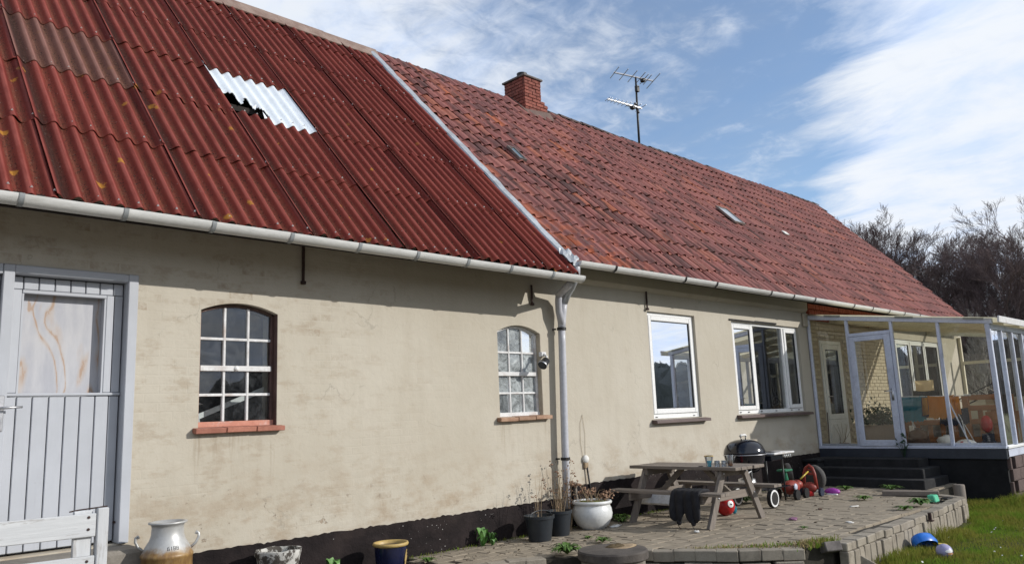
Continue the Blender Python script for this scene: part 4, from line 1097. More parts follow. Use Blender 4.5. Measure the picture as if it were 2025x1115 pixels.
for i, (x, s, r, c, w) in enumerate(tiles):
    wave = .022*math.sin(x*.55+s*.4)+.014*math.sin(x*1.7+s*1.1)
    if abs(x-11.75) < .38 and s > 5.78: continue
    M = RMat(x+rng.normal(0,.004), s+rng.normal(0,.006), .0+wave+rng.normal(0,.003)) @ Matrix.Rotation(rng.normal(0,.012),4,'Z') @ Matrix.Rotation(rng.normal(0,.010),4,'Y') @ Matrix.Rotation(abs(rng.normal(0,.007)) ,4,'X') @ Matrix.Diagonal((w,1,1,1))
    if i < 298: inst('roof_tile', tile_me, troof, M)
    else:
        Mn = np.array(M); pts = fb @ Mn[:3,:3].T + Mn[:3,3]
        base = len(fv); fv.extend(map(tuple, pts)); ff.extend(tuple(q+base for q in f) for f in tf)
        ftint.extend([min(1, max(0, rng.beta(2.2, 2.2)))]*len(tv))
m = MB(); m.v = fv; m.f = ff
me = m.mesh('further_tiles', MAT['tile_far'], 40, recalc=False)
a = me.attributes.new('tint', 'FLOAT', 'POINT'); a.data.foreach_set('value', ftint)
me.transform(WM[troof.name].inverted())
o = bpy.data.objects.new('further_tiles', me); link(o, troof, WM[troof.name]); o['kind'] = 'stuff'
b = MB(); b.add([RP(7.75,-.05,-.05), RP(gable_x(0),-.05,-.05), RP(gable_x(6.5),6.55,-.05), RP(7.75,6.55,-.05)], [(0,1,2,3)])
b.add([RP(7.75,6.55,-.05), RP(gable_x(6.5),6.55,-.05), (25.0,8.8,3.75), (7.75,8.8,3.75)], [(0,1,2,3)]); b.b2((8.0,-.40,3.52),(24.5,-.02,3.56)); obj('roof_boarding', b, MAT['under'], troof)
rt_ = MB(); n = 10
rv = [(x, r*math.cos(math.pi*i/n), r*math.sin(math.pi*i/n)*.8) for x, r in ((0,.115),(.42,.098)) for i in range(n+1)]
rt_.add(rv, [(i, i+1, i+1+n+1, i+n+1) for i in range(n)]); rt_.add([(0, .10*math.cos(math.pi*i/n), .10*math.sin(math.pi*i/n)*.8) for i in range(n+1)], [tuple(range(n+1))])
rtm = rt_.mesh('ridge_tile', MAT['ridge_dark'], 40)
for i in range(47):
    x = 7.85+i*.387
    if 11.3 < x+.2 < 12.15: continue
    inst('ridge_tile', rtm, troof, Matrix.Translation((x, RIDGE_Y+.07, RIDGE_Z-.005+.012*math.sin(x*1.1)+rng.normal(0,.006))) @ Matrix.Rotation(rng.normal(0,.01),4,'Z'))
# zinc flashing down the junction
b = MB(); K = 34
for i in range(K):
    s = -.08+6.62*i/(K-1); j1, j2 = .007*math.sin(i*1.9), .012*math.sin(i*2.6+1)
    n0 = .046+.004*math.sin(i*1.3)
    for dx, dn in ((-.068+j1, -.012), (-.052+j1, .010), (.0, .018), (.052+j2, .022), (.080+j2, .004)):
        b.v.append(tuple(RP(7.70+dx, s, n0+dn)))
    if i:
        q = i*5; b.f += [(q-5+k, q-5+k+1, q+k+1, q+k) for k in range(4)]
obj('flashing', b, MAT['zinc'], troof, 30)
b = MB()
for j in range(6):
    for i in range(7): b.v.append(tuple(RP(7.60+.042*i, -.16+.06*j, .055+.022*math.sin(i*1.9+j*1.3)+.018*math.cos(j*2.3-i)+.03*(j/5))))
b.f = [(j*7+i, j*7+i+1, j*7+i+8, j*7+i+7) for j in range(5) for i in range(6)]
obj('flashing_end', b, MAT['zinc'], troof)
# glass tiles and roof light
def roof_light(x, s, w, h, mat, fm):
    rl = bpy.data.objects.new('roof_light', None); link(rl, troof, WM[troof.name])
    b = MB(); b.box((0,0,0), (w, h, .012)); o = inst('roof_glass', b.mesh('roof_glass', mat), rl, RMat(x, s, .085))
    b = MB()
    for cx_, cy_, dx, dy in ((-w/2,0,.025,h+.03),(w/2,0,.025,h+.03),(0,-h/2,w-.026,.025),(0,h/2,w-.026,.025)): b.box((cx_,cy_,.0), (dx,dy,.04))
    inst('light_frame', b.mesh('light_frame', fm), rl, RMat(x, s, .085))
roof_light(9.06, 3.26, .15, .40, simple('sky_glass', (.14,.20,.23), None, .15, 3, 20, 0, .001, 0, .8), MAT['slab'])
roof_light(15.75, 3.12, .42, .62, simple('roof_glass', (.30,.34,.38), None, .2, 3, 20, 0, .001, 0, .8), MAT['lead'])
b = MB(); b.box((0,0,0), (.20,.14,.02)); inst('pale_tile', b.mesh('pale_tile', MAT['pale']), troof, RMat(18.2, 3.0, .07))

# ---- chimney
ch = bpy.data.objects.new('chimney', None); link(ch, house, WM[house.name])
CX0, CX1, CXU, CY0, CY1 = 11.37, 12.08, 11.88, 3.80, 4.42
core = MB(); core.b2((CX0+.012,CY0+.012,7.2),(CX1-.012,CY1-.012,8.16)); core.b2((CX0+.012,CY0+.012,8.16),(CXU-.012,CY1-.012,8.66)); obj('chimney_core', core, MAT['mortar_dark'], ch)
def course(x0, x1, y0, y1, z, r):
    L = .232
    for side in range(4):
        horiz = side in (0, 2)
        a0, a1 = (x0, x1) if horiz else (y0+.055, y1-.055)
        p = a0 - (L/2 if (r+side) % 2 else 0)
        while p < a1-.02:
            a, c = max(a0, p), min(a1, p+L); p += L
            if c-a < .045: continue
            me = brick_mesh(c-a, .0745, MAT['brick'], 'brick', .11, .005)
            out = rng.normal(0,.004)
            if side == 0: M = Matrix.Translation(((a+c)/2, y0+.05-out, z))
            elif side == 2: M = Matrix.Translation(((a+c)/2, y1-.05+out, z))
            elif side == 1: M = Matrix.Translation((x1-.05+out, (a+c)/2, z)) @ Matrix.Rotation(R(90),4,'Z')
            else: M = Matrix.Translation((x0+.05-out, (a+c)/2, z)) @ Matrix.Rotation(R(90),4,'Z')
            inst('brick', me, ch, M)
for r in range(17):
    z = 7.44+.0745*r
    right = CX1 if z < 8.12 else (CX1-.09 if z < 8.19 else CXU)
    course(CX0, right, CY0, CY1, z, r)
b = MB(); b.b2((CX0-.04,CY0-.04,8.672),(CXU+.04,CY1+.04,8.715)); obj('chimney_slab', b, MAT['slab'], ch, False, .01)
b = MB(); b.lathe([(.12,0),(.125,.09),(.11,.10),(.115,.17),(.085,.17),(.085,.02)], 16, Matrix.Translation(((CX0+CXU)/2,(CY0+CY1)/2,8.725))); obj('flue_liner', b, MAT['strap'], ch, 40)
b = MB(); b.add([RP(CX0-.04,5.84,.06), RP(CX1+.05,5.84,.06), (CX1+.03,CY0-.02,8.00), (CX0-.0,CY0-.02,7.92)], [(0,1,2,3)])
b.add([RP(CX0-.04,5.84,.06), (CX0-.0,CY0-.02,7.92), (CX0-.012,CY1,8.42), RP(CX0-.12,6.6,.08)], [(0,1,2,3)])
b.add([RP(CX1+.05,5.84,.06), RP(CX1+.07,6.6,.08), (CX1+.012,CY1,8.40), (CX1+.03,CY0-.02,8.00)], [(0,1,2,3)])
obj('chimney_apron', b, MAT['apron'], ch)

# ---- TV aerial
an = thing('tv_aerial', 'tall dark mast with two aluminium aerials on the roof ridge', 'aerial', (15.98,4.25,8.1))
b = MB(); b.tube([(15.98,4.25,7.95),(16.0,4.25,9.0),(16.03,4.25,10.12)], [.030,.030,.024], 8); obj('mast', b, MAT['strap'], an, True)
def yagi(c, d, L, els, r=.011):
    c = Vector(c); d = Vector(d).normalized(); e = d.cross(Vector((0,0,1))).normalized()
    g = bpy.data.objects.new('aerial_head', None); link(g, an, WM[an.name])
    b = MB(); b.bar(c-d*L*.45, c+d*L*.55, .035, .035); obj('boom', b, MAT['chrome'], g)
    for t_, w in els:
        b = MB(); p = c+d*(t_*L); b.tube([p-e*w/2, p+e*w/2], r, 6); obj('element', b, MAT['chrome'], g)
    b = MB(); b.box(c+d*(-.18*L)+Vector((0,0,-.05)), (.10,.10,.08)); obj('dipole_box', b, MAT['strap'], g)
yagi((16.03,4.25,10.12), (-.80,.50,.16), 1.1, [(-.45,.95),(-.30,.62),(-.22,.62),(-.12,.75),(.08,.72),(.30,.70),(.53,.70)])
yagi((15.62,4.30,9.28), (-.90,.30,.10), 1.05, [(-.42,.5),(-.3,.42),(-.18,.36),(-.05,.32),(.06,.30),(.17,.29),(.28,.28),(.38,.27),(.48,.26),(.54,.25)], .008)
b = MB(); b.bar((15.62,4.3,9.25),(16.0,4.25,9.25),.03,.03); b.bar((15.98,4.2,9.1),(15.98,4.3,9.4),.06,.04); b.box((16.02,4.22,9.78),(.10,.08,.16)); obj('mast_clamp', b, MAT['strap'], an)
# ================================================================== CONSERVATORY
cons = thing('conservatory', 'glazed lean-to conservatory with blue grey frame on a dark base', 'conservatory', (15.4,-1.6,0))
XF, YF, XE = 15.40, -3.245, 24.7
FL = .60
def rz(y): return 3.175 + (2.735-3.175)*(-y/3.25)           # underside of the end rafter
fw_ = .035
# end face: beam, posts, rafter, door, panes
b = MB(); b.b2((XF-.03,YF-.03,.43),(XF+.10,-.01,.605)); obj('base_beam', b, MAT['beam'], cons, False, .008)
b = MB(); b.b2((XF-.035,YF-.035,.606),(XF+.07,-.01,.650)); obj('sill_rail', b, MAT['frame'], cons, False, .006)
b = MB(); b.prism([(XF-.03,-.005,rz(0)),(XF-.03,YF-.08,rz(YF-.08)),(XF-.03,YF-.08,rz(YF-.08)+.10),(XF-.03,-.005,rz(0)+.085)], (.09,0,0)); obj('end_rafter', b, MAT['frame'], cons, False, .006)
posts = [(-.035,.045),(-.80,.05),(-1.635,.05),(-2.445,.05),(YF+.0,.075)]
for y, w in posts:
    b = MB(); b.b2((XF-.028,y-w/2,.651),(XF+.05,y+w/2,rz(y)-.002)); obj('post', b, MAT['frame'], cons, False, .006)
for y0, y1 in ((-.825,-.01),(YF+.03,-1.66)):
    b = MB(); b.b2((XF+.051,y0,.651),(XF+.07,y1,.70)); obj('sill_bead', b, MAT['frame'], cons)
gd = bpy.data.objects.new('glazed_door', None); link(gd, cons, WM[cons.name]); gd['label'] = 'blue grey glazed door'
b = MB(); b.b2((XF-.035,-1.609,2.735),(XF+.045,-.826,2.80)); obj('transom', b, MAT['frame'], cons, False, .005)
DY0, DY1, DB, DT = -1.603, -.832, .655, 2.728
for lo, hi in (((XF-.045,DY0,DB),(XF+.01,DY0+.115,DT)),((XF-.045,DY1-.10,DB),(XF+.01,DY1,DT)),((XF-.044,DY0+.115,DB),(XF+.01,DY1-.10,DB+.11)),((XF-.044,DY0+.115,DT-.09),(XF+.01,DY1-.10,DT))):
    b = MB(); b.b2(lo, hi); obj('door_stile', b, MAT['frame'], gd, False, .006)
b = MB(); b.add([(XF-.02,DY0+.115,DB+.11),(XF-.02,DY1-.10,DB+.11),(XF-.02,DY1-.10,DT-.09),(XF-.02,DY0+.115,DT-.09)], [(0,1,2,3)]); obj('pane', b, MAT['glass_cons'], gd)
b = MB(); b.tube([(XF-.045,DY0+.06,1.66),(XF-.09,DY0+.06,1.66),(XF-.09,DY0+.19,1.665)], .010, 6); b.box((XF-.048,DY0+.06,1.60),(.012,.04,.22)); obj('door_handle', b, MAT['chrome'], gd, True)
for z in (.95,1.6,2.4):
    b = MB(); b.box((XF-.048,DY1-.02,z), (.02,.05,.10)); obj('hinge', b, MAT['frame'], gd)
def pane_y(y0, y1, zb, pad=0.0):
    b = MB(); b.add([(XF+.02,y0,zb),(XF+.02,y1,zb),(XF+.02,y1,rz(y1)),(XF+.02,y0,rz(y0))], [(0,1,2,3)]); obj('pane', b, MAT['glass_cons'], cons)
pane_y(-.06,-.775,.66); pane_y(-.83,-1.605,2.80); pane_y(-1.665,-2.42,.66); pane_y(-2.47,YF+.04,.66)
for y in (-.55,-1.9,-3.05):
    b = MB(); b.box((XF-.035,y,rz(y)+.085), (.03,.32,.035), Matrix.Rotation(math.atan2(3.175-2.735,3.25),3,'X')); obj('rafter_strip', b, MAT['gutter_joint'], cons)
# south face
b = MB(); b.b2((XF+.02,YF-.03,.46),(XE,YF+.08,.60)); obj('base_beam', b, MAT['frame'], cons, False, .008)
b = MB(); b.b2((XF+.02,YF-.06,.601),(XE,YF+.06,.645)); obj('sill_rail', b, MAT['white'], cons, False, .006)
b = MB(); b.b2((XF+.0,YF-.045,2.64),(XE,YF+.05,2.735)); obj('head_rail', b, MAT['frame'], cons, False, .006)
xp = [XF+.02+.66*i for i in range(1, 14)]
for x in xp:
    b = MB(); b.b2((x-.028,YF-.035,.646),(x+.028,YF+.035,2.639)); obj('post', b, MAT['frame'], cons, False, .006)
for a, c in zip([XF+.02]+xp, xp):
    b = MB(); b.add([(a+.03,YF,.646),(c-.028,YF,.646),(c-.028,YF,2.64),(a+.03,YF,2.64)], [(0,1,2,3)]); obj('pane', b, MAT['glass_cons'], cons)
b = MB(); b.box((( XF-.10+XE)/2, YF-.21, 2.79), (XE-XF+.15,.03,.11), Matrix.Rotation(.10,3,'X')); obj('fascia', b, MAT['white_old'], cons, False, .005)
# east end
for y in (-.05,-1.1,-2.1,YF):
    b = MB(); b.b2((XE-.08,y-.035,.6),(XE,y+.035,rz(y))); obj('post', b, MAT['frame_in'], cons)
for z in (.66,1.42,2.45):
    b = MB(); b.b2((XE-.075,YF,z-.04),(XE-.005,-.02,z+.04)); obj('end_rail', b, MAT['frame_in'], cons)
b = MB(); b.b2((XE-.05,YF,.6),(XE-.03,-.02,1.38)); obj('end_panel', b, MAT['frame_in'], cons)
for a, c in ((-.09,-1.065),(-1.135,-2.065),(-2.135,YF+.035)):
    b = MB(); b.add([(XE-.04,a,1.46),(XE-.04,c,1.46),(XE-.04,c,2.41),(XE-.04,a,2.41)], [(0,1,2,3)]); obj('pane', b, MAT['glass_cons'], cons)
# roof: yellowed sheets to the west, clear ones to the east
roofz = lambda y: rz(y)+.105
px_ = XF-.10; k = 0
while px_ < XE:
    w = min(1.06, XE+.1-px_); opq = px_ < 19.3
    if opq and px_+w > 19.62: w = 19.62-px_
    mb = MB(); n = 28
    for j, y in enumerate((-.005, YF-.19)):
        for i in range(n+1):
            x = px_+w*i/n; mb.v.append((x, y, roofz(y)+.012*math.cos(2*math.pi*x/.076)))
    mb.f = [(i, i+1, n+2+i, n+1+i) for i in range(n)]
    o = obj('roof_panel', mb, MAT['roof_opq'] if opq else MAT['roof_clr'], cons, 60)
    if k == 0: o['label'] = 'yellowed corrugated plastic panel'
    px_ += w; k += 1
for i in (1,2,3,4,6.5):
    x = XF+i*1.06-.1
    b = MB(); b.prism([(x,-.02,rz(0)-.03),(x,YF,rz(YF)-.03),(x,YF,rz(YF)+.07),(x,-.02,rz(0)+.07)], (.05,0,0)); obj('rafter', b, MAT['frame_in'], cons)
for y in (-1.1,-2.2):
    b = MB(); b.b2((XF+.1,y-.03,rz(y)+.05),(19.6,y+.03,rz(y)+.09)); obj('purlin', b, MAT['frame_in'], cons)
# base: dark west wall, brown blocks south
b = MB(); b.prism([(XF+.0,-.03,-.45),(XF+.0,YF,-.45),(XF+.0,YF,.429),(XF+.0,-.03,.429)], (.2,0,0)); obj('base_wall', b, MAT['black_base'], cons)
bb = []
for r in range(4):
    x = XF+.10+(.22 if r % 2 else 0)
    if r % 2: bb.append((XF+.02, XF+.10+.22-.22+.0, r))
    while x < XE: bb.append((x-.10 if r % 2 == 0 else x-.22, x+.33, r)) if False else bb.append((x, min(XE, x+.435), r)); x += .44
for a, c, r in bb:
    if c-a < .06: continue
    mb = MB(); mb.box(((a+c)/2, YF+.03+rng.normal(0,.002), -.34+.20*(r+.5)), (c-a-.012,.16,.19)); obj('base_block', mb, MAT['block_brown'], cons, False, .006)
b = MB(); b.b2((XF+.201,YF+.11,-.45),(XE,YF+.2,.44)); obj('base_core', b, MAT['mortar_dark'], cons)
b = MB(); b.b2((XF+.1,YF+.09,.56),(XE-.05,-.01,.60)); obj('floor', b, MAT['floor'], cons)

# ---- steps
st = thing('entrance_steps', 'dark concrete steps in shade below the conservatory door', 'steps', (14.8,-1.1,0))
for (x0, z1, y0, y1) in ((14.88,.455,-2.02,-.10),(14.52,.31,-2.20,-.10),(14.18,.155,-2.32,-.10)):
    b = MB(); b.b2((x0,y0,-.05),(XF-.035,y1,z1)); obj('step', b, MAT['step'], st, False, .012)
b = MB(); b.b2((14.62,-.30,-.02),(15.15,-.04,.40)); b.b2((14.58,-.33,.40),(15.2,-.03,.45)); single('step_pillar', b, MAT['step'], (14.9,-.17,0), 'small dark pillar against the house wall beside the conservatory steps', 'pillar', None, False, .012)
b = MB(); 
for k in range(9):
    a = rng.uniform(0,6.28); b.tube([(15.33+.01*k,-1.62,.44),(15.30,-1.62+.06*math.cos(a),.60+.02*k),(15.27,-1.62+.14*math.cos(a),.68+.03*rng.random())], [.006,.004,.002], 4)
    b.add([Vector((15.28,-1.62+.1*math.cos(a+q),.60+.03*k+.03*q)) for q in (0,.5,1.0)]+[Vector((15.33,-1.60+.1*math.cos(a+.5),.66+.03*k))], [(0,1,3),(1,2,3)])
single('wall_weed', b, MAT['shrub'], (15.33,-1.62,.44), 'dark straggly weed growing beside the foot of the conservatory door', 'weed')
b = MB(); b.b2((12.75,-2.86,-.0),(13.25,-2.36,.035)); b.b2((12.9,-2.75,.035),(13.35,-2.2,.075)); 
single('grey_board', MB().box((13.30,-2.40,.04),(.20,.80,.07),Matrix.Rotation(.30,3,'Z')), MAT['greywood_y'], (13.30,-2.40,0), 'thick grey board lying on the patio near the steps', 'board', None, False, .005)
single('wooden_post', MB().lathe([(.085,0),(.085,.38),(.078,.40),(.001,.405)], 14, Matrix.Translation((13.98,-2.90,-.27))), MAT['greywood_z'], (13.98,-2.90,-.27), 'short round grey post standing at the far corner of the patio wall', 'post', None, 40)

# ---- things inside the conservatory
pt = thing('planter_box', 'pale board planter with a dark green shrub behind the conservatory door', 'planter', (16.5,-.80,FL))
for lo, hi in (((16.35,-1.16,FL),(16.385,-.42,1.0)),((16.75,-1.16,FL),(16.785,-.42,1.0)),((16.386,-1.16,FL),(16.749,-1.13,1.0)),((16.386,-.45,FL),(16.749,-.42,1.0))):
    b = MB(); b.b2(lo, hi); obj('board', b, MAT['planter'], pt, False, .004)
b = MB(); b.b2((16.387,-1.128,FL),(16.748,-.452,.96)); obj('soil', b, MAT['mosssoil'], pt)
lf = MB()
for k in range(1150):
    c = Vector((16.56+rng.normal(0,.13), -.79+rng.normal(0,.19), 1.03+abs(rng.normal(0,.15))))
    a = Vector(rng.normal(0,1,3)).normalized(); e = a.cross(Vector(rng.normal(0,1,3))).normalized(); s_ = rng.uniform(.025,.045)
    lf.add([c-a*s_, c+e*s_*.45, c+a*s_, c-e*s_*.45], [(0,1,2,3)])
obj('foliage', lf, MAT['shrub'], pt)
lp = thing('table_lamp', 'lamp with a big cream shade standing behind the drying washing', 'lamp', (18.3,-1.12,FL))
b = MB(); b.lathe([(.23,1.47),(.185,1.62),(.172,1.75),(.180,1.885)], 20, Matrix.Translation((18.3,-1.12,0)), caps=False); obj('lamp_shade', b, MAT['shade'], lp, True)
b = MB(); b.lathe([(.10,1.15),(.11,1.2),(.05,1.3),(.03,1.4),(.03,1.52)], 14, Matrix.Translation((18.3,-1.12,0))); obj('lamp_base', b, MAT['sack'], lp, True)
b = MB(); b.b2((18.0,-1.6,1.10),(18.7,-.7,1.15)); [b.b2((x,y,FL),(x+.05,y+.05,1.10)) for x in (18.02,18.62) for y in (-1.58,-.78)]
single('side_table', b, MAT['pine_z'], (18.3,-1.1,FL), 'small wooden side table carrying the cream shaded lamp', 'table')
dr = thing('drying_rack', 'thin white folding drying rack hung with washing', 'drying rack', (16.2,-1.9,FL))
b = MB()
for x in (16.0,16.2,16.4): b.tube([(x,-1.36,1.55),(x,-2.55,1.52)], .007, 5)
for y in (-1.36,-2.55): b.tube([(16.0,y,1.54),(16.4,y,1.54)], .008, 5)
obj('rail', b, MAT['white'], dr)
for y in (-1.40,-2.28):
    for sx in (-1, 1):
        b = MB(); b.tube([(16.2-sx*.2,y,1.53),(16.2+sx*.22,y-.25,FL)], .009, 5); obj('leg', b, MAT['white'], dr)
def garment(name, mat, x, y0, y1, z1, z0, label, cat, sleeves=True):
    m = MB(); n = 10
    for side, xx in ((0, x-.02), (1, x+.03)):
        for j in range(5):
            for i in range(n+1):
                y = y0+(y1-y0)*i/n; z = z1+(z0-z1)*j/4 + (.03*math.sin(i*2.2) if j == 4 else 0) - (.02*math.sin(math.pi*i/n) if j == 0 else 0)
                m.v.append((xx+.018*math.sin(i*1.9+j)+.01*j*(1 if side else -1), y, z))
    K = 5*(n+1); g = lambda s,j,i: s*K+j*(n+1)+i
    for s in (0,1):
        for j in range(4):
            for i in range(n): m.f.append((g(s,j,i),g(s,j,i+1),g(s,j+1,i+1),g(s,j+1,i)))
    for i in range(n): m.f.append((g(0,0,i),g(1,0,i),g(1,0,i+1),g(0,0,i+1)))
    if sleeves:
        for ya, d in ((y0,.03),(y1,-.03)):
            m.prism([(x-.05,ya,z1-.03),(x-.05,ya+d*3,z1-.03),(x-.06,ya+d*3.4,z1-.36),(x-.06,ya+d*.3,z1-.34)], (.03,0,0))
    return single(name, m, mat, (x,(y0+y1)/2,z0), label, cat, 'washing on the drying rack', True)
garment('teal_shirt', MAT['teal'], 16.03, -1.42, -1.83, 1.555, 1.09, 'teal sweater hanging on the drying rack', 'sweater')
garment('dark_sock', MAT['navy_cloth'], 16.02, -1.80, -1.90, 1.545, 1.16, 'dark ribbed sock between the teal and the orange washing', 'sock', False)
garment('orange_shirt', MAT['orange_cloth'], 16.0, -1.93, -2.38, 1.545, 1.13, 'mustard orange shirt hanging on the drying rack', 'shirt')
garment('navy_shorts', MAT['navy_cloth'], 16.25, -2.02, -2.5, 1.30, 1.0, 'navy shorts hanging low behind the mustard shirt', 'shorts', False)
garment('black_bag', MAT['cloth_black'], 16.6, -1.48, -1.92, 1.66, 1.36, 'black rounded bag hung behind the teal sweater', 'bag', False)
bn = thing('slatted_bench', 'brown wooden bench with a slatted back behind the washing', 'bench', (17.3,-2.0,FL))
for y in np.arange(-2.95, -1.0, .235):
    b = MB(); b.b2((17.20,y,FL+.05),(17.235,y+.085,1.30 if y < -2.2 else 1.02)); obj('slat', b, MAT['pine_z'], bn, False, .004)
for z, ya, yb in ((1.02,-3.02,-1.0),(1.48,-3.02,-2.2),(1.28,-3.02,-2.2),(.68,-3.02,-1.0)):
    b = MB(); b.b2((17.17,ya,z-.05),(17.199,yb,z+.05)); obj('rail', b, MAT['pine_x'], bn, False, .004)
for y in (-3.02,-2.25,-1.06):
    b = MB(); b.b2((17.16,y-.01,FL),(17.26,y+.10,1.52 if y < -2 else 1.06)); obj('leg', b, MAT['pine_z'], bn, False, .004)
b = MB(); b.b2((17.26,-3.0,.98),(17.75,-1.05,1.02)); obj('seat', b, MAT['pine_x'], bn)
b = MB(); b.b2((17.8,-2.9,FL),(17.84,-1.0,1.0)); single('pale_sheet', b, MAT['pale'], (17.8,-2,FL), 'pale sheet standing behind the slatted bench', 'sheet')
ld = thing('step_ladder', 'metal ladder leaning at an angle above the slatted bench', 'ladder', (18.3,-2.1,1.3))
for o_ in (0,.12):
    b = MB(); b.tube([(18.0+.0,-1.78-o_*1.2,1.42-o_*.9),(18.6,-2.42-o_*1.2,1.79-o_*.9)], .014, 6); obj('rail', b, MAT['cloth_black'], ld)
for i in range(6):
    t_ = (i+.5)/6; p = Vector((18.0+.6*t_,-1.78-.64*t_,1.42+.37*t_)); b = MB(); b.tube([p, p+Vector((0,-.144,-.108))], .011, 6); obj('rung', b, MAT['chrome'], ld)
for i,(y,z,w_) in enumerate(((-2.30,1.40,'upper left'),(-2.46,1.40,'upper middle'),(-2.30,1.25,'lower left'),(-2.46,1.25,'lower middle'),(-2.62,1.40,'upper right'),(-2.62,1.25,'lower right'))):
    single('cardboard_box', MB().box((18.5,y,z),(.2,.15,.14)), MAT['cardboard'], (18.5,y,z-.07), w_+' small cardboard box of the stack behind the conservatory corner', 'box', 'stacked cardboard boxes', False, .004)
b = MB(); b.b2((18.35,-2.75,FL),(18.8,-2.2,1.18)); single('pine_cabinet', b, MAT['pine_z'], (18.55,-2.5,FL), 'brown cabinet under the small cardboard boxes', 'cabinet', None, False, .006)
b = MB(); b.sphere((16.85,-2.62,.98), .13, 12, 8, (.7,.8,1.25)); single('red_bag', b, MAT['red_plastic'], (16.85,-2.62,.8), 'red balloon shaped bag in front of the slatted bench', 'bag', None, True)
b = MB(); b.box((16.85,-2.62,.74),(.14,.18,.13)); b.b2((16.75,-2.72,FL),(16.95,-2.52,.675)); single('toy_crate', b, MAT['navy_cloth'], (16.85,-2.62,FL), 'dark crate under the red bag', 'crate', None, False, .01)
def sackmb(c, r, h, pinch=True):
    m = MB(); m.lathe([(r*.8,0),(r,.25*h),(r*.98,.55*h),(r*.75,.8*h),(r*.3,.92*h),(r*.42,h)], 14, Matrix.Translation(c)); m.v = [(x+.02*math.sin(z*40+y*30), y+.02*math.sin(z*33+x*20), z) for x,y,z in m.v]; return m
single('brown_sack', sackmb((15.95,-1.69,FL),.19,.36), MAT['sack'], (15.95,-1.69,FL), 'brown paper sack on the conservatory floor below the washing', 'sack', None, True)
single('white_bag', sackmb((15.85,-2.20,FL+.03),.14,.20), MAT['pale'], (15.85,-2.20,FL), 'white plastic bag at the foot of the middle glazing post', 'bag', None, True)
b = MB(); b.sphere((15.85,-2.53,FL+.06), .16, 14, 8, (.8,1.1,.55)); bg = single('patterned_bag', b, MAT['white'], (15.85,-2.53,FL), 'white bag with a red and blue print on the conservatory floor', 'bag', None, True)
b = MB(); b.sphere((15.762,-2.50,FL+.085), .055, 8, 6, (.5,1,.6)); obj('red_print', b, MAT['red_plastic'], bg, True)
b = MB(); b.sphere((15.765,-2.60,FL+.08), .04, 8, 6, (.5,1,.6)); obj('blue_print', b, MAT['blue_plastic'], bg, True)
b = MB()
for k in range(7):
    a = rng.uniform(-1,1); b.tube([(15.62,-.42+.02*k,FL),(15.60,-.42+.10*a,.85),(15.58,-.42+.22*a,1.02+.1*rng.random())], [.006,.004,.002], 4)
b.lathe([(.07,0),(.09,.10)], 10, Matrix.Translation((15.64,-.40,FL)))
single('dead_plant', b, MAT['dry'], (15.62,-.42,FL), 'dry leafless plant behind the first pane beside the house wall', 'plant')
b = MB(); b.tube([(15.6,-.12,FL),(15.75,-.08,1.3)], .012, 6); single('thin_stick', b, MAT['greywood_z'], (15.6,-.12,FL), 'thin stick leaning by the house wall inside the conservatory', 'stick')
b = MB(); b.tube([(15.8,-2.32,1.5),(15.75,-2.62,FL+.05)], .013, 6); single('white_pole', b, MAT['frame'], (15.78,-2.45,FL), 'pale pole slanting across the mustard shirt', 'pole')
# ================================================================== THINGS ON THE PATIO
# ---- picnic table (long side runs away from the house)
TX, TH = 9.30, .735
tb = thing('picnic_table', 'weathered grey wooden picnic table with two fixed benches', 'picnic table', (TX,-1.1,0))
ty0, ty1 = -1.95, -.28
for i in range(5):
    x = TX-.285+i*.1425
    b = MB(); b.box((x, (ty0+ty1)/2+rng.normal(0,.008), TH-.02+rng.normal(0,.002)), (.132, ty1-ty0, .04), Matrix.Rotation(rng.normal(0,.004),3,'Z')); obj('top_plank', b, MAT['greywood_y'], tb, False, .004)
for sx in (-1, 1):
    for k in range(2):
        x = TX+sx*(.60+.105*k)
        b = MB(); b.box((x,(ty0+ty1)/2+.02,.43), (.098, ty1-ty0+.06, .038)); obj('bench_plank', b, MAT['greywood_y'], tb, False, .004)
for y in (-1.70,-.50):
    for sx in (-1, 1):
        b = MB(); b.bar((TX+sx*.645,y,0),(TX+sx*.255,y,TH-.045), .046, .105, (0,1,0)) if False else b.bar((TX+sx*.645,y,-.01),(TX+sx*.25,y,TH-.045), .105, .046, (0,1,0)); obj('leg', b, MAT['greywood_z'], tb, False, .004)
    yo = .047 if y < -1 else -.047
    b = MB(); b.box((TX,y+yo,.36), (1.44,.044,.10)); obj('bench_bearer', b, MAT['greywood_x'], tb, False, .004)
    b = MB(); b.box((TX,y+yo,TH-.085), (.66,.044,.085)); obj('top_bearer', b, MAT['greywood_x'], tb, False, .004)
    s_ = 1 if y < -1 else -1
    b = MB(); b.bar((TX,y+yo*1.6,.38),(TX,y+s_*.42,TH-.05), .07,.044,(1,0,0)); obj('brace', b, MAT['greywood_y'], tb, False, .004)
bolt = MB()
for y in (-1.70,-.50):
    for sx in (-1,1):
        for z in (.36,.65): bolt.sphere((TX+sx*(.645-.395*z/.69),y-.028,z), .012, 6, 4)
obj('bolts', bolt, MAT['chrome'], tb)
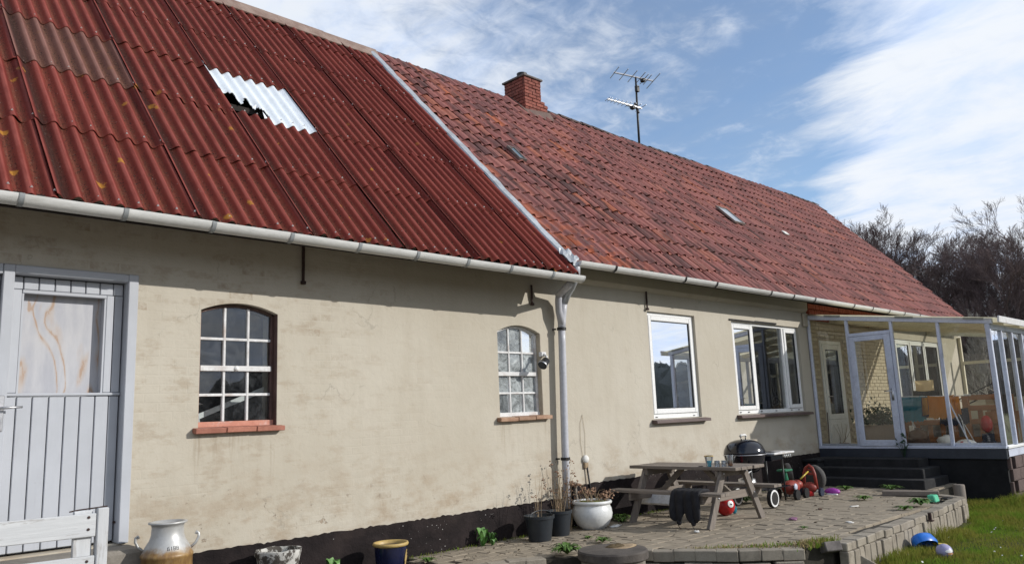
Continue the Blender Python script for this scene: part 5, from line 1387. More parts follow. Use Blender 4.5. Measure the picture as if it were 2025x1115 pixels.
# ---- jacket over the near bench
m = MB(); n = 16; rows = [(-.02,.455,.0),(-.045,.47,0),(.075,.468,0),(.10,.44,.0),(.118,.33,.012),(.125,.20,.02),(.122,.12,.02)]
JY0, JY1, JX = -1.665, -1.25, 8.555
for jj, (dx, z, wv) in enumerate([(-.24,.456,0),(-.12,.470,0),(0.0,.462,.004),(.030,.43,.008),(.044,.32,.019),(.050,.20,.025),(.044,.13,.022)]):
    for i in range(n+1):
        u = i/n; y = JY0+(JY1-JY0)*u
        spread = 1+.06*(jj > 3)
        yy_ = (JY0+JY1)/2+(y-(JY0+JY1)/2)*spread
        zz_ = z
        if jj == 6: zz_ = z - .045*abs(math.sin(math.pi*2*u)) + .14*max(0, 1-abs(u-.52)/.10)
        m.v.append((JX-dx+wv*math.sin(i*1.35+jj*.6), yy_, zz_+.006*math.sin(i*2.1)))
K = n+1
for j in range(6):
    for i in range(n): m.f.append((j*K+i, j*K+i+1, (j+1)*K+i+1, (j+1)*K+i))
me = m.mesh('jacket', MAT['cloth_black'], True)
jk = bpy.data.objects.new('jacket', me); me.transform(Matrix.Translation((-JX,1.4,-.12))); link(jk, None, Matrix.Translation((JX,-1.4,.12)))
md = jk.modifiers.new('thick', 'SOLIDIFY'); md.thickness = .055; md.offset = 0
md = jk.modifiers.new('sub', 'SUBSURF'); md.levels = md.render_levels = 2
tag(jk, 'black jacket draped over the near bench of the picnic table', 'jacket')
for y in (-1.57,-1.36):
    b = MB(); b.tube([(JX-.05,y,.12),(JX-.05,y+.02,.06),(JX-.045,y-.01,.01)], .004, 5); b.sphere((JX-.05,y,.10), .045, 8, 6, (.7,.8,1.0)); obj('drawstring', b, MAT['cloth_black'], jk)
# ---- on the table
z0 = TH+.002
cp = thing('blue_cup', 'clear flared cup half full of bright blue drink on the picnic table', 'cup', (9.02,-1.53,z0))
gl_c = glass_mat('clear_cup', (.93,.94,.93), .18, (.7,.72,.7), 1.0, 30.)
b = MB(); b.lathe([(.034,0),(.036,.075)], 16, Matrix.Translation((9.02,-1.53,z0))); obj('blue_drink', b, simple('blue_drink', (.02,.33,.46), (.015,.28,.40), .3, 4, 20, 0), cp, 40)
b = MB(); b.lathe([(.0355,-.0),(.058,.135),(.060,.137),(.056,.133),(.038,.076)], 18, Matrix.Translation((9.02,-1.53,z0)), caps=False); obj('cup_wall', b, gl_c, cp, True)
b = MB(); b.lathe([(.0585,.128),(.0605,.135),(.0585,.140)], 18, Matrix.Translation((9.02,-1.53,z0)), caps=False); obj('gold_rim', b, MAT['ochre'], cp, True)
def tumbler(x, y, r, h, label, liquid=None, lh=.0, r2=None):
    t = thing('drinking_glass', label, 'glass', (x,y,z0), None if liquid else None)
    b = MB(); b.lathe([(r*.9,0),(r2 or r,h),((r2 or r)-.003,h),(r*.9-.003,.008)], 16, Matrix.Translation((x,y,z0))); obj('glass_wall', b, gl_c, t, True)
    if liquid:
        b = MB(); b.lathe([(r*.86,.006),(r*.9,lh)], 16, Matrix.Translation((x,y,z0))); obj('drink', b, liquid, t, 40)
tumbler(9.03,-1.64,.036,.075,'small clear empty glass next to the blue drink on the table')
tumbler(9.08,-1.71,.036,.075,'small clear empty glass between the other glasses on the table')
tumbler(9.10,-1.79,.034,.145,'tall clear glass with an orange drink in the bottom', simple('orange_drink', (.55,.22,.05), None, .3, 4, 20, 0), .065, .044)
b = MB(); b.lathe([(.03,0),(.034,.006),(.001,.008)], 10, Matrix.Translation((9.02,-1.40,z0))); single('bottle_cap', b, MAT['strap'], (9.02,-1.40,z0), 'dark bottle cap lying left of the blue drink on the table', 'cap')

# ---- kettle barbecue on a cart
GX, GY = 10.86, -.98
gr = thing('kettle_barbecue', 'black kettle barbecue with a domed lid on a wheeled cart', 'barbecue', (11.2,-1.0,0))
MG = Matrix.Translation((GX,GY,.01)) @ Matrix.Diagonal((.95,.95,.945,1))
b = MB(); b.lathe([(.325,.812),(.322,.845),(.312,.885),(.275,.955),(.215,1.005),(.13,1.035),(.05,1.045),(.0005,1.046)], 32, MG); obj('lid', b, MAT['enamel'], gr, True)
b = MB(); b.lathe([(.0005,.50),(.10,.505),(.20,.55),(.28,.65),(.315,.76),(.325,.80),(.328,.806)], 32, MG); obj('bowl', b, MAT['enamel'], gr, True)
b = MB(); b.lathe([(.324,.803),(.333,.807),(.333,.812),(.324,.815)], 32, MG, caps=False); obj('rim', b, MAT['chrome'], gr, True)
b = MB(); b.tube([(GX-.06,GY,.97),(GX-.065,GY,1.045)], .009, 6); b.tube([(GX+.06,GY,.97),(GX+.065,GY,1.045)], .009, 6); obj('handle_bracket', b, MAT['enamel'], gr, True)
b = MB(); b.tube([(GX-.085,GY,1.045),(GX-.055,GY,1.06),(GX+.055,GY,1.06),(GX+.085,GY,1.045)], .017, 8); obj('lid_handle', b, MAT['pale'], gr, True)
b = MB(); b.tube([(GX-.30,GY-.03,.76),(GX-.38,GY-.05,.77),(GX-.41,GY-.05,.72),(GX-.41,GY-.05,.66)], .014, 6); obj('bowl_handle', b, MAT['blackplastic'], gr, True)
b = MB(); b.b2((11.20,-1.28,.745),(11.84,-.96,.775)); obj('side_table', b, MAT['white_old'], gr, False, .008)
b = MB(); b.b2((11.14,-1.26,.66),(11.50,-.97,.744)); obj('side_table_frame', b, MAT['enamel'], gr, False, .01)
b = MB(); b.b2((11.26,-1.2,.775),(11.55,-1.0,.782)); obj('tool_tray', b, MAT['blackplastic'], gr, False, .003)
for k in range(4):
    b = MB(); b.tube([(11.52+k*.06,-1.27,.742),(11.52+k*.06,-1.275,.70),(11.535+k*.06,-1.28,.69)], .008, 5); obj('tool_hook', b, MAT['chrome'], gr, True)
for x, y in ((10.62,-1.20),(10.62,-.80),(11.80,-1.08),(11.80,-.80)):
    b = MB(); b.tube([(x,y,.02 if x > 11 else .1),(x,y,.66)], .014, 8); obj('leg', b, MAT['blackplastic'], gr, True)
b = MB(); b.b2((10.62,-1.18,.24),(11.80,-.80,.255)); obj('shelf', b, MAT['enamel'], gr)
b = MB(); b.lathe([(.12,.30),(.15,.32),(.13,.43),(.06,.45)], 16, MG); obj('ash_catcher', b, MAT['chrome'], gr, True)
for y in (-1.30,-.70):
    wh = bpy.data.objects.new('wheel', None); link(wh, gr, WM[gr.name])
    Mw = Matrix.Translation((11.0,y,.135)) @ Matrix.Rotation(R(90),4,'X')
    b = MB(); b.lathe([(.10,-.028),(.132,-.028),(.135,0),(.132,.028),(.10,.028)], 22, Mw); obj('tyre', b, MAT['blackplastic'], wh, 40)
    b = MB(); b.lathe([(.098,.026),(.122,.029),(.122,.031),(.098,.033)], 22, Mw, caps=True); ro = obj('whitewall', b, MAT['white'], wh, 40)
    b = MB(); b.lathe([(.001,.036),(.03,.036),(.096,.0345),(.096,.02)], 22, Mw); obj('hub', b, MAT['strap'], wh, 40)
b = MB(); b.lathe([(.035,0),(.035,.10),(.02,.12),(.02,.16)], 12, Matrix.Translation((10.40,-1.42,.455)));
b = MB(); b.lathe([(.032,0),(.034,.05),(.030,.11),(.034,.13),(.02,.15)], 12, Matrix.Translation((9.98,-1.50,.452))); b.tube([(9.98,-1.50,.58),(10.05,-1.53,.60)], .006, 5)
single('white_jar', b, MAT['white'], (9.98,-1.50,.45), 'white jar standing on the bench between table and barbecue', 'jar', None, True)

# ---- toys by the steps
rt0 = thing('ride_on_toy', 'orange red ride-on toy with a green steering handle', 'toy', (12.15,-1.0,0))
b = MB(); b.sphere((12.15,-1.0,.18), .16, 14, 9, (1.25,.8,.70)); b.sphere((12.33,-1.02,.21), .11, 12, 8, (1,.8,.7)); obj('body', b, MAT['red_dull'], rt0, True)
b = MB(); b.tube([(12.02,-1.0,.30),(12.0,-1.0,.44)], [.045,.03], 8); b.b2((11.88,-1.08,.44),(12.12,-.92,.475)); obj('handlebar', b, MAT['green_plastic'], rt0, False, .01)
for x, y in ((12.02,-1.16),(12.02,-.84),(12.32,-1.16),(12.32,-.84)):
    b = MB(); b.lathe([(.03,-.025),(.08,-.025),(.085,0),(.08,.025),(.03,.025)], 14, Matrix.Translation((x,y,.085)) @ Matrix.Rotation(R(90),4,'X')); obj('wheel', b, MAT['blackplastic'], rt0, 40)
b = MB(); b.sphere((12.05,-1.135,.20), .055, 10, 6, (1,.35,1)); obj('sticker', b, MAT['frame'], rt0, True)
b = MB(); b.tube([(12.3,-1.1,.30),(12.55,-1.12,.40)], .012, 6); obj('yellow_rod', b, MAT['yellow_plastic'], rt0, True)
sc0 = thing('toy_walker', 'upright red plastic toy frame with a rounded top', 'toy', (12.62,-1.1,0))
b = MB(); arch = [(12.62,-.99,.12),(12.62,-1.01,.36),(12.63,-1.045,.45),(12.64,-1.10,.49),(12.63,-1.155,.45),(12.62,-1.19,.36),(12.62,-1.21,.12)]; b.tube(arch, .027, 8); obj('upright', b, MAT['red_dull'], sc0, True)
b = MB(); b.tube([(12.62,-1.01,.36),(12.62,-1.19,.36)], .022, 8); b.tube([(12.63,-1.06,.42),(12.63,-1.14,.42)], .016, 8); obj('crossbar', b, MAT['red_dull'], sc0, True)
b = MB(); b.sphere((12.60,-1.10,.14), .12, 12, 8, (.8,1.0,.75)); obj('base', b, MAT['red_dull'], sc0, True)
b = MB(); b.b2((12.50,-1.16,.0),(12.62,-1.06,.10)); obj('foot', b, MAT['red_plastic'], sc0, False, .02)
for y in (-.94,-1.26):
    b = MB(); b.lathe([(.02,-.02),(.07,-.02),(.07,.02),(.02,.02)], 12, Matrix.Translation((12.65,y,.072)) @ Matrix.Rotation(R(90),4,'X')); obj('wheel', b, MAT['navy_cloth'], sc0, 40)
b = MB(); b.lathe([(.03,-.05),(.20,-.05),(.215,-.03),(.215,.03),(.20,.05),(.03,.05)], 26, Matrix.Translation((13.55,-.74,.215)) @ Matrix.Rotation(R(74),4,'Z') @ Matrix.Rotation(R(84),4,'X')); single('grindstone', b, MAT['stone_dark'], (13.55,-.74,0), 'round grey grindstone leaning by the dark steps', 'grindstone', None, 40)
b = MB(); b.lathe([(.02,-.035),(.14,-.035),(.15,0),(.14,.035),(.02,.035)], 22, Matrix.Translation((13.0,-.55,.35)) @ Matrix.Rotation(R(40),4,'Z') @ Matrix.Rotation(R(80),4,'X')); b.b2((12.9,-.62,0),(13.1,-.48,.21)); single('old_wheel', b, MAT['stone_dark'], (13.0,-.55,0), 'dull grey wheel on a stand behind the red toy frame', 'wheel', None, 40)
b = MB(); b.sphere((12.96,-1.30,.055), .12, 14, 8, (.7,1.1,.45)); pt0 = single('purple_toy', b, MAT['purple_plastic'], (12.96,-1.36,0), 'purple plastic toy lying on the patio before the steps', 'toy', None, True)
b = MB(); b.box((12.88,-1.33,.015),(.05,.18,.025)); obj('white_trim', b, MAT['white'], pt0, False, .008)
b = MB(); b.box((13.1,-1.0,.03),(.05,.34,.045),Matrix.Rotation(.1,3,'Z')); single('white_stick', b, MAT['pale'], (13.1,-1.0,0), 'short white stick lying between the red toy and the purple toy', 'stick', None, False, .006)
# ---- red ball
rb = thing('red_ball', 'red ball with a white face patch under the picnic table', 'ball', (9.93,-1.15,0))
b = MB(); b.sphere((9.93,-1.15,.135), .135, 20, 12); obj('ball', b, MAT['red_plastic'], rb, True)
def cap_disc(c, R0, d, a0, mat, name, par, sc_=(1,1)):
    d = Vector(d).normalized(); e = d.cross(Vector((0,0,1))).normalized(); f = e.cross(d); m = MB(); vs = [Vector(c)+d*(R0+.003)]; n = 14
    for ring in (0.5, 1.0):
        for k in range(n):
            t = 2*math.pi*k/n; q = (d + (e*math.cos(t)*sc_[0]+f*math.sin(t)*sc_[1])*math.tan(a0)*ring).normalized(); vs.append(Vector(c)+q*(R0+.003))
    m.add(vs, [(0,1+k,1+(k+1)%n) for k in range(n)]+[(1+k,1+n+k,1+n+(k+1)%n,1+(k+1)%n) for k in range(n)]); obj(name, m, mat, par, True)
cap_disc((9.93,-1.15,.135), .135, (-.35,-.9,.25), R(20), MAT['white'], 'face_patch', rb)
cap_disc((9.93,-1.15,.135), .139, (-.33,-.9,.22), R(5), MAT['navy_cloth'], 'eye', rb)
b = MB(); b.sphere((10.08,-1.2,.07), .05, 10, 7, (1,.6,1.2)); single('blue_toy_piece', b, MAT['teal'], (10.08,-1.2,0), 'small blue toy piece beside the red ball', 'toy', None, True)

# ---- pots by the downpipe
wp = thing('white_flower_pot', 'round white glazed pot with moss and dry plants', 'flower pot', (8.02,-.36,0))
MP = Matrix.Translation((8.02,-.36,0))
b = MB(); b.lathe([(.13,0),(.15,.01),(.205,.06),(.250,.14),(.262,.20),(.25,.265),(.232,.30),(.232,.315),(.258,.325),(.262,.345),(.25,.36),(.235,.36),(.225,.33)], 36, MP); obj('pot', b, MAT['white_glaze'], wp, True)
b = MB(); b.lathe([(.0005,.355),(.10,.352),(.18,.342),(.228,.325)], 24, MP); b.v = [(x,y,z+.014*math.sin(x*60)*math.cos(y*55)) for x,y,z in b.v]; obj('moss', b, MAT['moss'], wp, True)
st_ = MB(); fl_ = MB()
for k in range(26):
    a = rng.uniform(0,6.28); r0 = rng.uniform(.02,.2); x, y = 8.02+r0*math.cos(a), -.36+r0*math.sin(a); L = rng.uniform(.08,.24); la = rng.uniform(0,6.28)
    if k < 4: L = .32; x, y, la = 7.92, -.38, 2.5+.3*k
    q = [(x,y,.34),(x+.3*L*math.cos(la),y+.3*L*math.sin(la),.34+.7*L),(x+.7*L*math.cos(la),y+.7*L*math.sin(la),.34+L*.8)]
    st_.tube(q, [.004,.003,.002], 4)
    if k < 4 or k % 3 == 0:
        for w_ in range(9): 
            c = Vector(q[2])+Vector(rng.normal(0,.018,3)); fl_.box(c, (.022,.018,.012), Matrix.Rotation(rng.uniform(0,3),3,'X') @ Matrix.Rotation(rng.uniform(0,3),3,'Z'))
for k in range(50):
    c = Vector((8.24+rng.normal(0,.05), -.40+rng.normal(0,.05), .40+rng.normal(0,.03))); fl_.box(c, (.03,.02,.006), Matrix.Rotation(rng.uniform(0,3),3,'X') @ Matrix.Rotation(rng.uniform(0,3),3,'Z'))
o_ = obj('dry_stems', st_, MAT['dry'], wp); o_['kind'] = 'stuff'; o_ = obj('dry_flowers', fl_, MAT['dry_flower'], wp); o_['kind'] = 'stuff'
def bucket(name, label, x, y, r0, r1, h, handle, plant, cat):
    t = thing(name, label, cat, (x,y,0)); M_ = Matrix.Translation((x,y,.004))
    b = MB(); b.lathe([(r0,0),(r1,h-.035),(r1+.014,h-.035),(r1+.016,h),(r1,h),(r0+(r1-r0)*.9,h-.06),(r0+(r1-r0)*.9-.004,h-.07)], 28, M_); obj('pot', b, MAT['greyplastic'], t, 30)
    b = MB(); b.lathe([(.0005,h-.05),(r1*.9,h-.055)], 20, M_, caps=False); obj('soil', b, MAT['mosssoil'], t)
    if handle:
        b = MB(); b.tube([(x+(r1+.015)*math.cos(a),y-.02,h+.0+.0+(r1*.35)*math.sin(a)) for a in np.linspace(.0,math.pi,13)], .006, 6); obj('bail', b, MAT['greyplastic'], t, True)
    if plant:
        g_ = MB(); f_ = MB()
        for k in range(plant):
            a = rng.uniform(0,6.28); rr = rng.uniform(0,r1*.7); px0, py0 = x+rr*math.cos(a), y+rr*math.sin(a)
            L = rng.uniform(.15,.60); lx, ly = rng.normal(0,.10), rng.normal(0,.07)
            q = [(px0,py0,h-.06),(px0+lx*.4,py0+ly*.4,h+L*.5),(px0+lx,py0+ly,h+L)]
            g_.tube(q, [.0035,.0025,.0012], 3)
            if k % 3 == 0:
                for w_ in range(6): f_.box(Vector(q[2])+Vector(rng.normal(0,.014,3)), (.014,.012,.008), Matrix.Rotation(rng.uniform(0,3),3,'X'))
        o_ = obj('dry_stems', g_, MAT['dry'], t); o_['kind'] = 'stuff'
        if f_.v: o_ = obj('seed_heads', f_, MAT['dry_flower'], t); o_['kind'] = 'stuff'
    return t
bucket('black_bucket', 'wide black bucket at the left of the potted plants by the downpipe', 6.97, -.42, .135, .172, .29, True, 6, 'bucket')
bucket('black_plant_pot', 'narrow black plant pot with tall dry stems below the downpipe', 7.39, -.36, .115, .148, .30, False, 22, 'plant pot')
sp = MB(); sf = MB()
for k in range(15):
    x, y = 7.72+rng.normal(0,.07), -.14+rng.normal(0,.04); L = rng.uniform(.35,.95); lx = rng.normal(.02,.10)
    q = [(x,y,.0),(x+lx*.4,y,L*.5),(x+lx,y-.03,L)]; sp.tube(q, [.005,.004,.002], 4)
    for w_ in range(7): 
        u = rng.uniform(.4,1); sf.box((x+lx*u+rng.normal(0,.025), y+rng.normal(0,.02), L*u+rng.normal(0,.02)), (.02,.016,.006), Matrix.Rotation(rng.uniform(0,3),3,'X') @ Matrix.Rotation(rng.uniform(0,3),3,'Y'))
ds = thing('dry_shrub', 'dry brown stalks behind the white pot against the dark plinth', 'plant', (7.72,-.14,0))
o_ = obj('dry_stems', sp, MAT['dry'], ds); o_['kind'] = 'stuff'; o_ = obj('dry_leaves', sf, MAT['dry_flower'], ds); o_['kind'] = 'stuff'
# ---- socket and broom on the wall
so = thing('wall_socket', 'round pale outdoor socket with a cable down the wall', 'socket', (8.33,-.0,.84))
b = MB(); b.lathe([(.055,0),(.055,.03),(.045,.045),(.0005,.05)], 18, Matrix.Translation((8.33,-.002,.86)) @ Matrix.Rotation(R(90),4,'X')); obj('cover', b, MAT['pale'], so, True)
b = MB(); b.box((8.33,-.02,.78),(.07,.04,.08)); obj('box', b, MAT['dry'], so, False, .006)
b = MB(); b.tube([(8.30,-.008,.80),(8.26,-.008,1.1),(8.27,-.008,1.35),(8.32,-.01,1.46),(8.36,-.008,1.2),(8.34,-.008,.9)], .0022, 5); obj('loose_wire', b, MAT['dry'], so, True)
b = MB(); b.tube([(8.34,-.03,.76),(8.37,-.04,.5),(8.38,-.05,.30),(8.36,-.06,.02)], .012, 6); obj('cable', b, MAT['strap'], so, True)
b = MB(); b.tube([(8.07,-.10,.0),(8.05,-.06,.52)], .018, 8); b.lathe([(.02,0),(.03,.03),(.012,.08)], 8, Matrix.Translation((8.05,-.06,.5))); single('garden_stake', b, MAT['greywood_z'], (8.07,-.1,0), 'grey wooden stake standing behind the white pot', 'stake', None, True)
# ---- flood light on the small window
fl = thing('flood_light', 'black spot lamp on a bracket at the right of the dirty arched window', 'lamp', (7.58,-.02,2.25))
b = MB(); b.box((7.565,-.03,2.275),(.09,.06,.06)); obj('mount', b, MAT['white_old'], fl, False, .006)
b = MB(); b.tube([(7.56,-.06,2.27),(7.55,-.12,2.24),(7.50,-.15,2.18)], .014, 8); obj('arm', b, MAT['white_old'], fl, True)
d_ = Vector((-.75,-.05,-.62)).normalized(); q_ = d_.to_track_quat('Z','Y').to_matrix().to_4x4()
b = MB(); b.lathe([(.03,-.07),(.05,-.06),(.058,.03),(.062,.06),(.05,.06)], 16, Matrix.Translation((7.46,-.155,2.15)) @ q_); obj('head', b, MAT['blackplastic'], fl, True)
b = MB(); b.lathe([(.059,.028),(.064,.030),(.064,.05),(.060,.052)], 16, Matrix.Translation((7.46,-.155,2.15)) @ q_, caps=False); obj('ring', b, MAT['chrome'], fl, True)
# ---- pots and can along the barn
bp = thing('blue_pot', 'dark blue glazed pot with an ochre rim', 'flower pot', (4.81,-.42,-.12)); M_ = Matrix.Translation((4.81,-.42,-.12))
b = MB(); b.lathe([(.105,0),(.125,.02),(.155,.22),(.162,.335),(.162,.36)], 30, M_); obj('pot', b, MAT['blueglaze'], bp, 40)
b = MB(); b.lathe([(.160,.355),(.178,.362),(.182,.378),(.176,.392),(.160,.392),(.150,.37),(.140,.22),(.001,.21)], 30, M_, caps=False); obj('rim', b, MAT['ochre'], bp, True)
b = MB()
for k in range(3): b.tube([(4.81+.166*math.cos(a),-.42+.166*math.sin(a),.20-.10*(t_)-.03*k) for t_, a in ((0,-.9),(.5,-1.1),(1,-1.2),(1.5,-1.1))], .005, 5)
obj('yellow_stroke', b, MAT['ochre'], bp, True)
gp = thing('stone_pot', 'mottled grey and white stone pot with moss inside', 'flower pot', (3.60,-.38,-.02)); M_ = Matrix.Translation((3.60,-.38,-.02))
t = T('mottled_stone'); vz = t.vor(26, t.math('ADD',0,0) if False else t.map(t.pos(),(1,1,1.6))); c = t.mix(t.rng(t.noise(13,6,.7), .46,.54), (.50,.49,.46), (.085,.075,.066)); MAT['mottled'] = t.fin(c, .9, 0, t.bump(t.noise(22,6,.7), .7, .012), .2)
b = MB(); b.lathe([(.14,0),(.165,.12),(.192,.32),(.205,.345),(.205,.385),(.18,.39),(.17,.33),(.165,.30)], 30, M_); b.v = [(x+.006*math.sin(z*60+y*30),y,z+.006*math.sin(x*35)) for x,y,z in b.v]; obj('pot', b, MAT['mottled'], gp, 50)
b = MB(); b.lathe([(.0005,.335),(.10,.335),(.172,.325)], 20, M_, caps=False); obj('moss', b, MAT['moss'], gp, True)
def can_mat():
    t = T('milk_can'); p = t.pos(); x, y, z = t.sep(p)
    e = t.math('ADD', z, t.math('MULTIPLY', t.math('SUBTRACT', t.noise(7,5,.65), .5), .16))
    c = t.mix(t.rng(t.noise(5,5,.6), .3,.7), (.52,.52,.51), (.38,.38,.37))
    c = t.mix(t.rng(e, .565,.500), c, t.mix(t.rng(t.noise(9,6,.7, t.map(p,(1,1,.35))), .35,.65), (.34,.215,.080), (.18,.10,.040)))
    sm = t.rng(t.noise(4,5,.7), .5,.7)
    c = t.mix(t.math('MULTIPLY', sm, .4), c, (.30,.28,.26))
    return t.fin(c, .42, t.rng(e, .49,.57, .0, .35), t.bump(t.noise(60,4,.6), .15, .003), .4)
mc = thing('milk_can', 'old metal milk can with a rusty yellow body', 'milk can', (2.555,-.50,0)); M_ = Matrix.Translation((2.555,-.50,0)); MAT['can'] = can_mat()
b = MB(); b.lathe([(.17,0),(.185,.02),(.195,.20),(.195,.465),(.201,.472),(.201,.49),(.193,.50),(.170,.55),(.138,.60),(.125,.64),(.122,.70),(.128,.722),(.148,.730),(.150,.742),(.12,.745),(.108,.70)], 36, M_); obj('body', b, MAT['can'], mc, True)
b = MB(); b.lathe([(.0005,.722),(.105,.720)], 24, M_, caps=False); obj('lid', b, MAT['can'], mc)
for s in (-1, 1):
    dx, dy = math.cos(R(-20))*s, math.sin(R(-20))*s
    b = MB(); b.tube([(2.555+dx*r,-.50+dy*r,z) for r, z in ((.175,.52),(.215,.555),(.238,.60),(.236,.632),(.222,.645),(.214,.625))], .011, 8); obj('handle', b, MAT['can'], mc, True)
# stamped number 6188 on the shoulder
def seg_digit(mb, ch_, a, z, s):
    strokes = {'6':[[(1,2),(0,1.6),(0,0),(1,0),(1,1),(0,1)]],'1':[[(.5,0),(.5,2)]],'8':[[(0,0),(1,0),(1,2),(0,2),(0,0)],[(0,1),(1,1)]]}[ch_]
    for st2 in strokes:
        pts = []
        for u, v in st2:
            zz2 = z+v*s; rr = .193+( .170-.193)*(zz2-.50)/.05 if zz2 < .55 else .170+(.138-.170)*(zz2-.55)/.05
            aa = a+u*s/.165; pts.append((2.555+(rr+.001)*math.cos(aa), -.50+(rr+.001)*math.sin(aa), zz2))
        mb.tube(pts, .0022, 4)
b = MB(); cam_a = math.atan2(-7.3+.5, -2.555)
for i, ch_ in enumerate('6188'): seg_digit(b, ch_, cam_a+.02+i*.135, .535, .013)
obj('stamped_number', b, MAT['strap'], mc)
# ---- gate
gt = thing('white_gate', 'weathered white wooden gate of wide boards in front of the lilac door', 'gate', (1.3,-1.2,0))
for z0_, z1_ in ((.79,.945),(.55,.665),(.31,.43),(.07,.19)):
    b = MB(); b.box((.86,-1.215,(z0_+z1_)/2), (1.87,.028,z1_-z0_), Matrix.Rotation(.012,3,'Y')); obj('gate_board', b, MAT['gate_x'], gt, False, .005)
b = MB(); b.b2((1.798,-1.24,0),(1.872,-1.17,.966)); obj('gate_post', b, MAT['gate_z'], gt, False, .006)
b = MB(); b.b2((1.66,-1.198,.02),(1.78,-1.165,.955)); obj('gate_batten', b, MAT['gate_z'], gt, False, .006)
b = MB(); b.b2((.3,-1.198,.02),(.42,-1.165,.955)); obj('gate_batten', b, MAT['gate_z'], gt, False, .006)
b = MB(); b.tube([(1.64,-1.16,.953),(1.70,-1.16,.960),(1.80,-1.2,.968),(1.87,-1.2,.972)], .005, 5); obj('wire', b, MAT['rust'], gt)
for z in (.91,.83,.62):
    b = MB(); b.lathe([(.010,0),(.010,.004)], 8, Matrix.Translation((1.745,-1.229,z)) @ Matrix.Rotation(R(90),4,'X')); obj('nail', b, MAT['rust'], gt)
# ---- well cover
wc = thing('well_cover', 'round dark concrete well cover at the edge of the patio', 'well cover', (6.50,-1.92,-.3)); M_ = Matrix.Translation((6.50,-1.92,0))
b = MB(); b.lathe([(.345,.005),(.36,.02),(.36,.085),(.345,.10),(.0005,.106)], 40, M_); obj('lid', b, MAT['well'], wc, 40)
b = MB(); b.lathe([(.325,-.34),(.325,.004)], 36, M_); obj('ring', b, MAT['concrete'], wc, 40)
b = MB(); b.sphere((6.62,-1.86,.10), .09, 14, 7, (1.3,1,.28)); b.v = [(x,y,z+.012*math.sin(x*70)*math.sin(y*60)) for x,y,z in b.v]
single('moss_clump', b, simple('dry_moss', (.16,.115,.055), (.09,.06,.03), .95, 30, 90, .9, .02), (6.62,-1.86,.10), 'brown moss clump on the round well cover', 'moss', None, True)
b = MB(); b.lathe([(.17,0),(.12,.004),(.0005,.006)], 20, Matrix.Translation((6.66,-1.90,.104)) @ Matrix.Diagonal((1.2,.8,.5,1))); obj('sand_patch', b, MAT['dry'], wc, True)

# ---- toys and litter on the grass and patio
gz = ground_z
bt = thing('blue_toy_shell', 'bright blue plastic toy tray tipped over on the lawn', 'toy', (10.36,-3.58,gz(10.36,-3.58)))
b = MB(); b.lathe([(.001,.10),(.09,.095),(.135,.07),(.155,.0),(.145,-.04),(.135,-.04),(.14,0),(.12,.06),(.001,.08)], 24, Matrix.Translation((10.36,-3.58,gz(10.36,-3.58)+.09)) @ Matrix.Rotation(R(-35),4,'X') @ Matrix.Rotation(R(20),4,'Y') @ Matrix.Diagonal((1.25,.85,1,1))); obj('shell', b, MAT['blue_plastic'], bt, 50)
b = MB(); b.bar((10.46,-3.64,gz(10.46,-3.64)+.08),(10.62,-3.74,gz(10.6,-3.74)+.05), .04,.025); obj('yellow_handle', b, MAT['yellow_plastic'], bt, False, .006)
sb = thing('striped_ball', 'deflated striped ball in purple, white and orange on the lawn', 'ball', (9.97,-3.92,gz(9.97,-3.92))); cz = gz(9.97,-3.92)+.085
b = MB(); b.sphere((9.97,-3.92,cz), .088, 18, 12, (1,1,.88)); obj('ball', b, simple('lilac_rubber', (.36,.34,.52), (.26,.25,.42), .4, 4, 30, .03), sb, True)
cap_disc((9.97,-3.92,cz-.004), .088, (-.5,-.8,.15), R(34), MAT['white'], 'white_stripe', sb, (1,.30))
cap_disc((9.97,-3.92,cz-.004), .090, (-.4,-.8,-.15), R(26), simple('peach_rubber', (.60,.33,.22), None, .4, 4, 30, .03), 'peach_stripe', sb, (1,.3))
cap_disc((9.97,-3.92,cz-.004), .090, (.15,-.9,.0), R(13), MAT['navy_cloth'], 'dark_spot', sb)
def scrap(name, x, y, z, d, mat, label, cat, rz_=0., thick=.012):
    m = MB(); nx_ = 5
    for j in range(4):
        for i in range(nx_): m.v.append(((i/4-.5)*d[0], (j/3-.5)*d[1], .012+.35*d[1]*.25*math.sin(i*1.7+j*2.3+x)))
    m.f = [(j*nx_+i, j*nx_+i+1, (j+1)*nx_+i+1, (j+1)*nx_+i) for j in range(3) for i in range(4)]
    me = m.mesh(name, mat, True); o = bpy.data.objects.new(name, me); link(o, None, Matrix.Translation((x,y,z)) @ Matrix.Rotation(rz_,4,'Z'))
    md = o.modifiers.new('thick','SOLIDIFY'); md.thickness = thick; return tag(o, label, cat)
scrap('sweet_wrapper', 9.95, -2.13, .012, (.20,.10), simple('plum_foil', (.16,.03,.10), (.35,.20,.30), .35, 30, 60, .2), 'plum coloured wrapper lying on the open patio', 'wrapper', .4)
scrap('white_scrap', 10.0, -2.85, .008, (.10,.06), MAT['pale'], 'white scrap on the patio near the lawn edge', 'scrap', 1.)
scrap('white_paper', 8.24, -.55, .008, (.20,.09), MAT['pale'], 'white paper on the paving right of the white pot', 'paper', .2)
scrap('white_petal', 8.36, -1.70, .008, (.10,.06), MAT['pale'], 'white scrap on the paving below the near bench', 'scrap', .7)
scrap('lawn_litter', 8.98, -3.82, gz(8.98,-3.82)+.05, (.09,.07), MAT['pale'], 'white litter on the grass near the fallen block', 'litter', .7)
scrap('leaf_scrap', 11.05, -1.98, .008, (.13,.05), MAT['sack'], 'brown dead leaf on the patio beyond the plum wrapper', 'leaf', .5)
scrap('pale_bone', 11.55, -2.25, .008, (.15,.03), MAT['pale'], 'pale stick like scrap on the far patio', 'scrap', -.4)
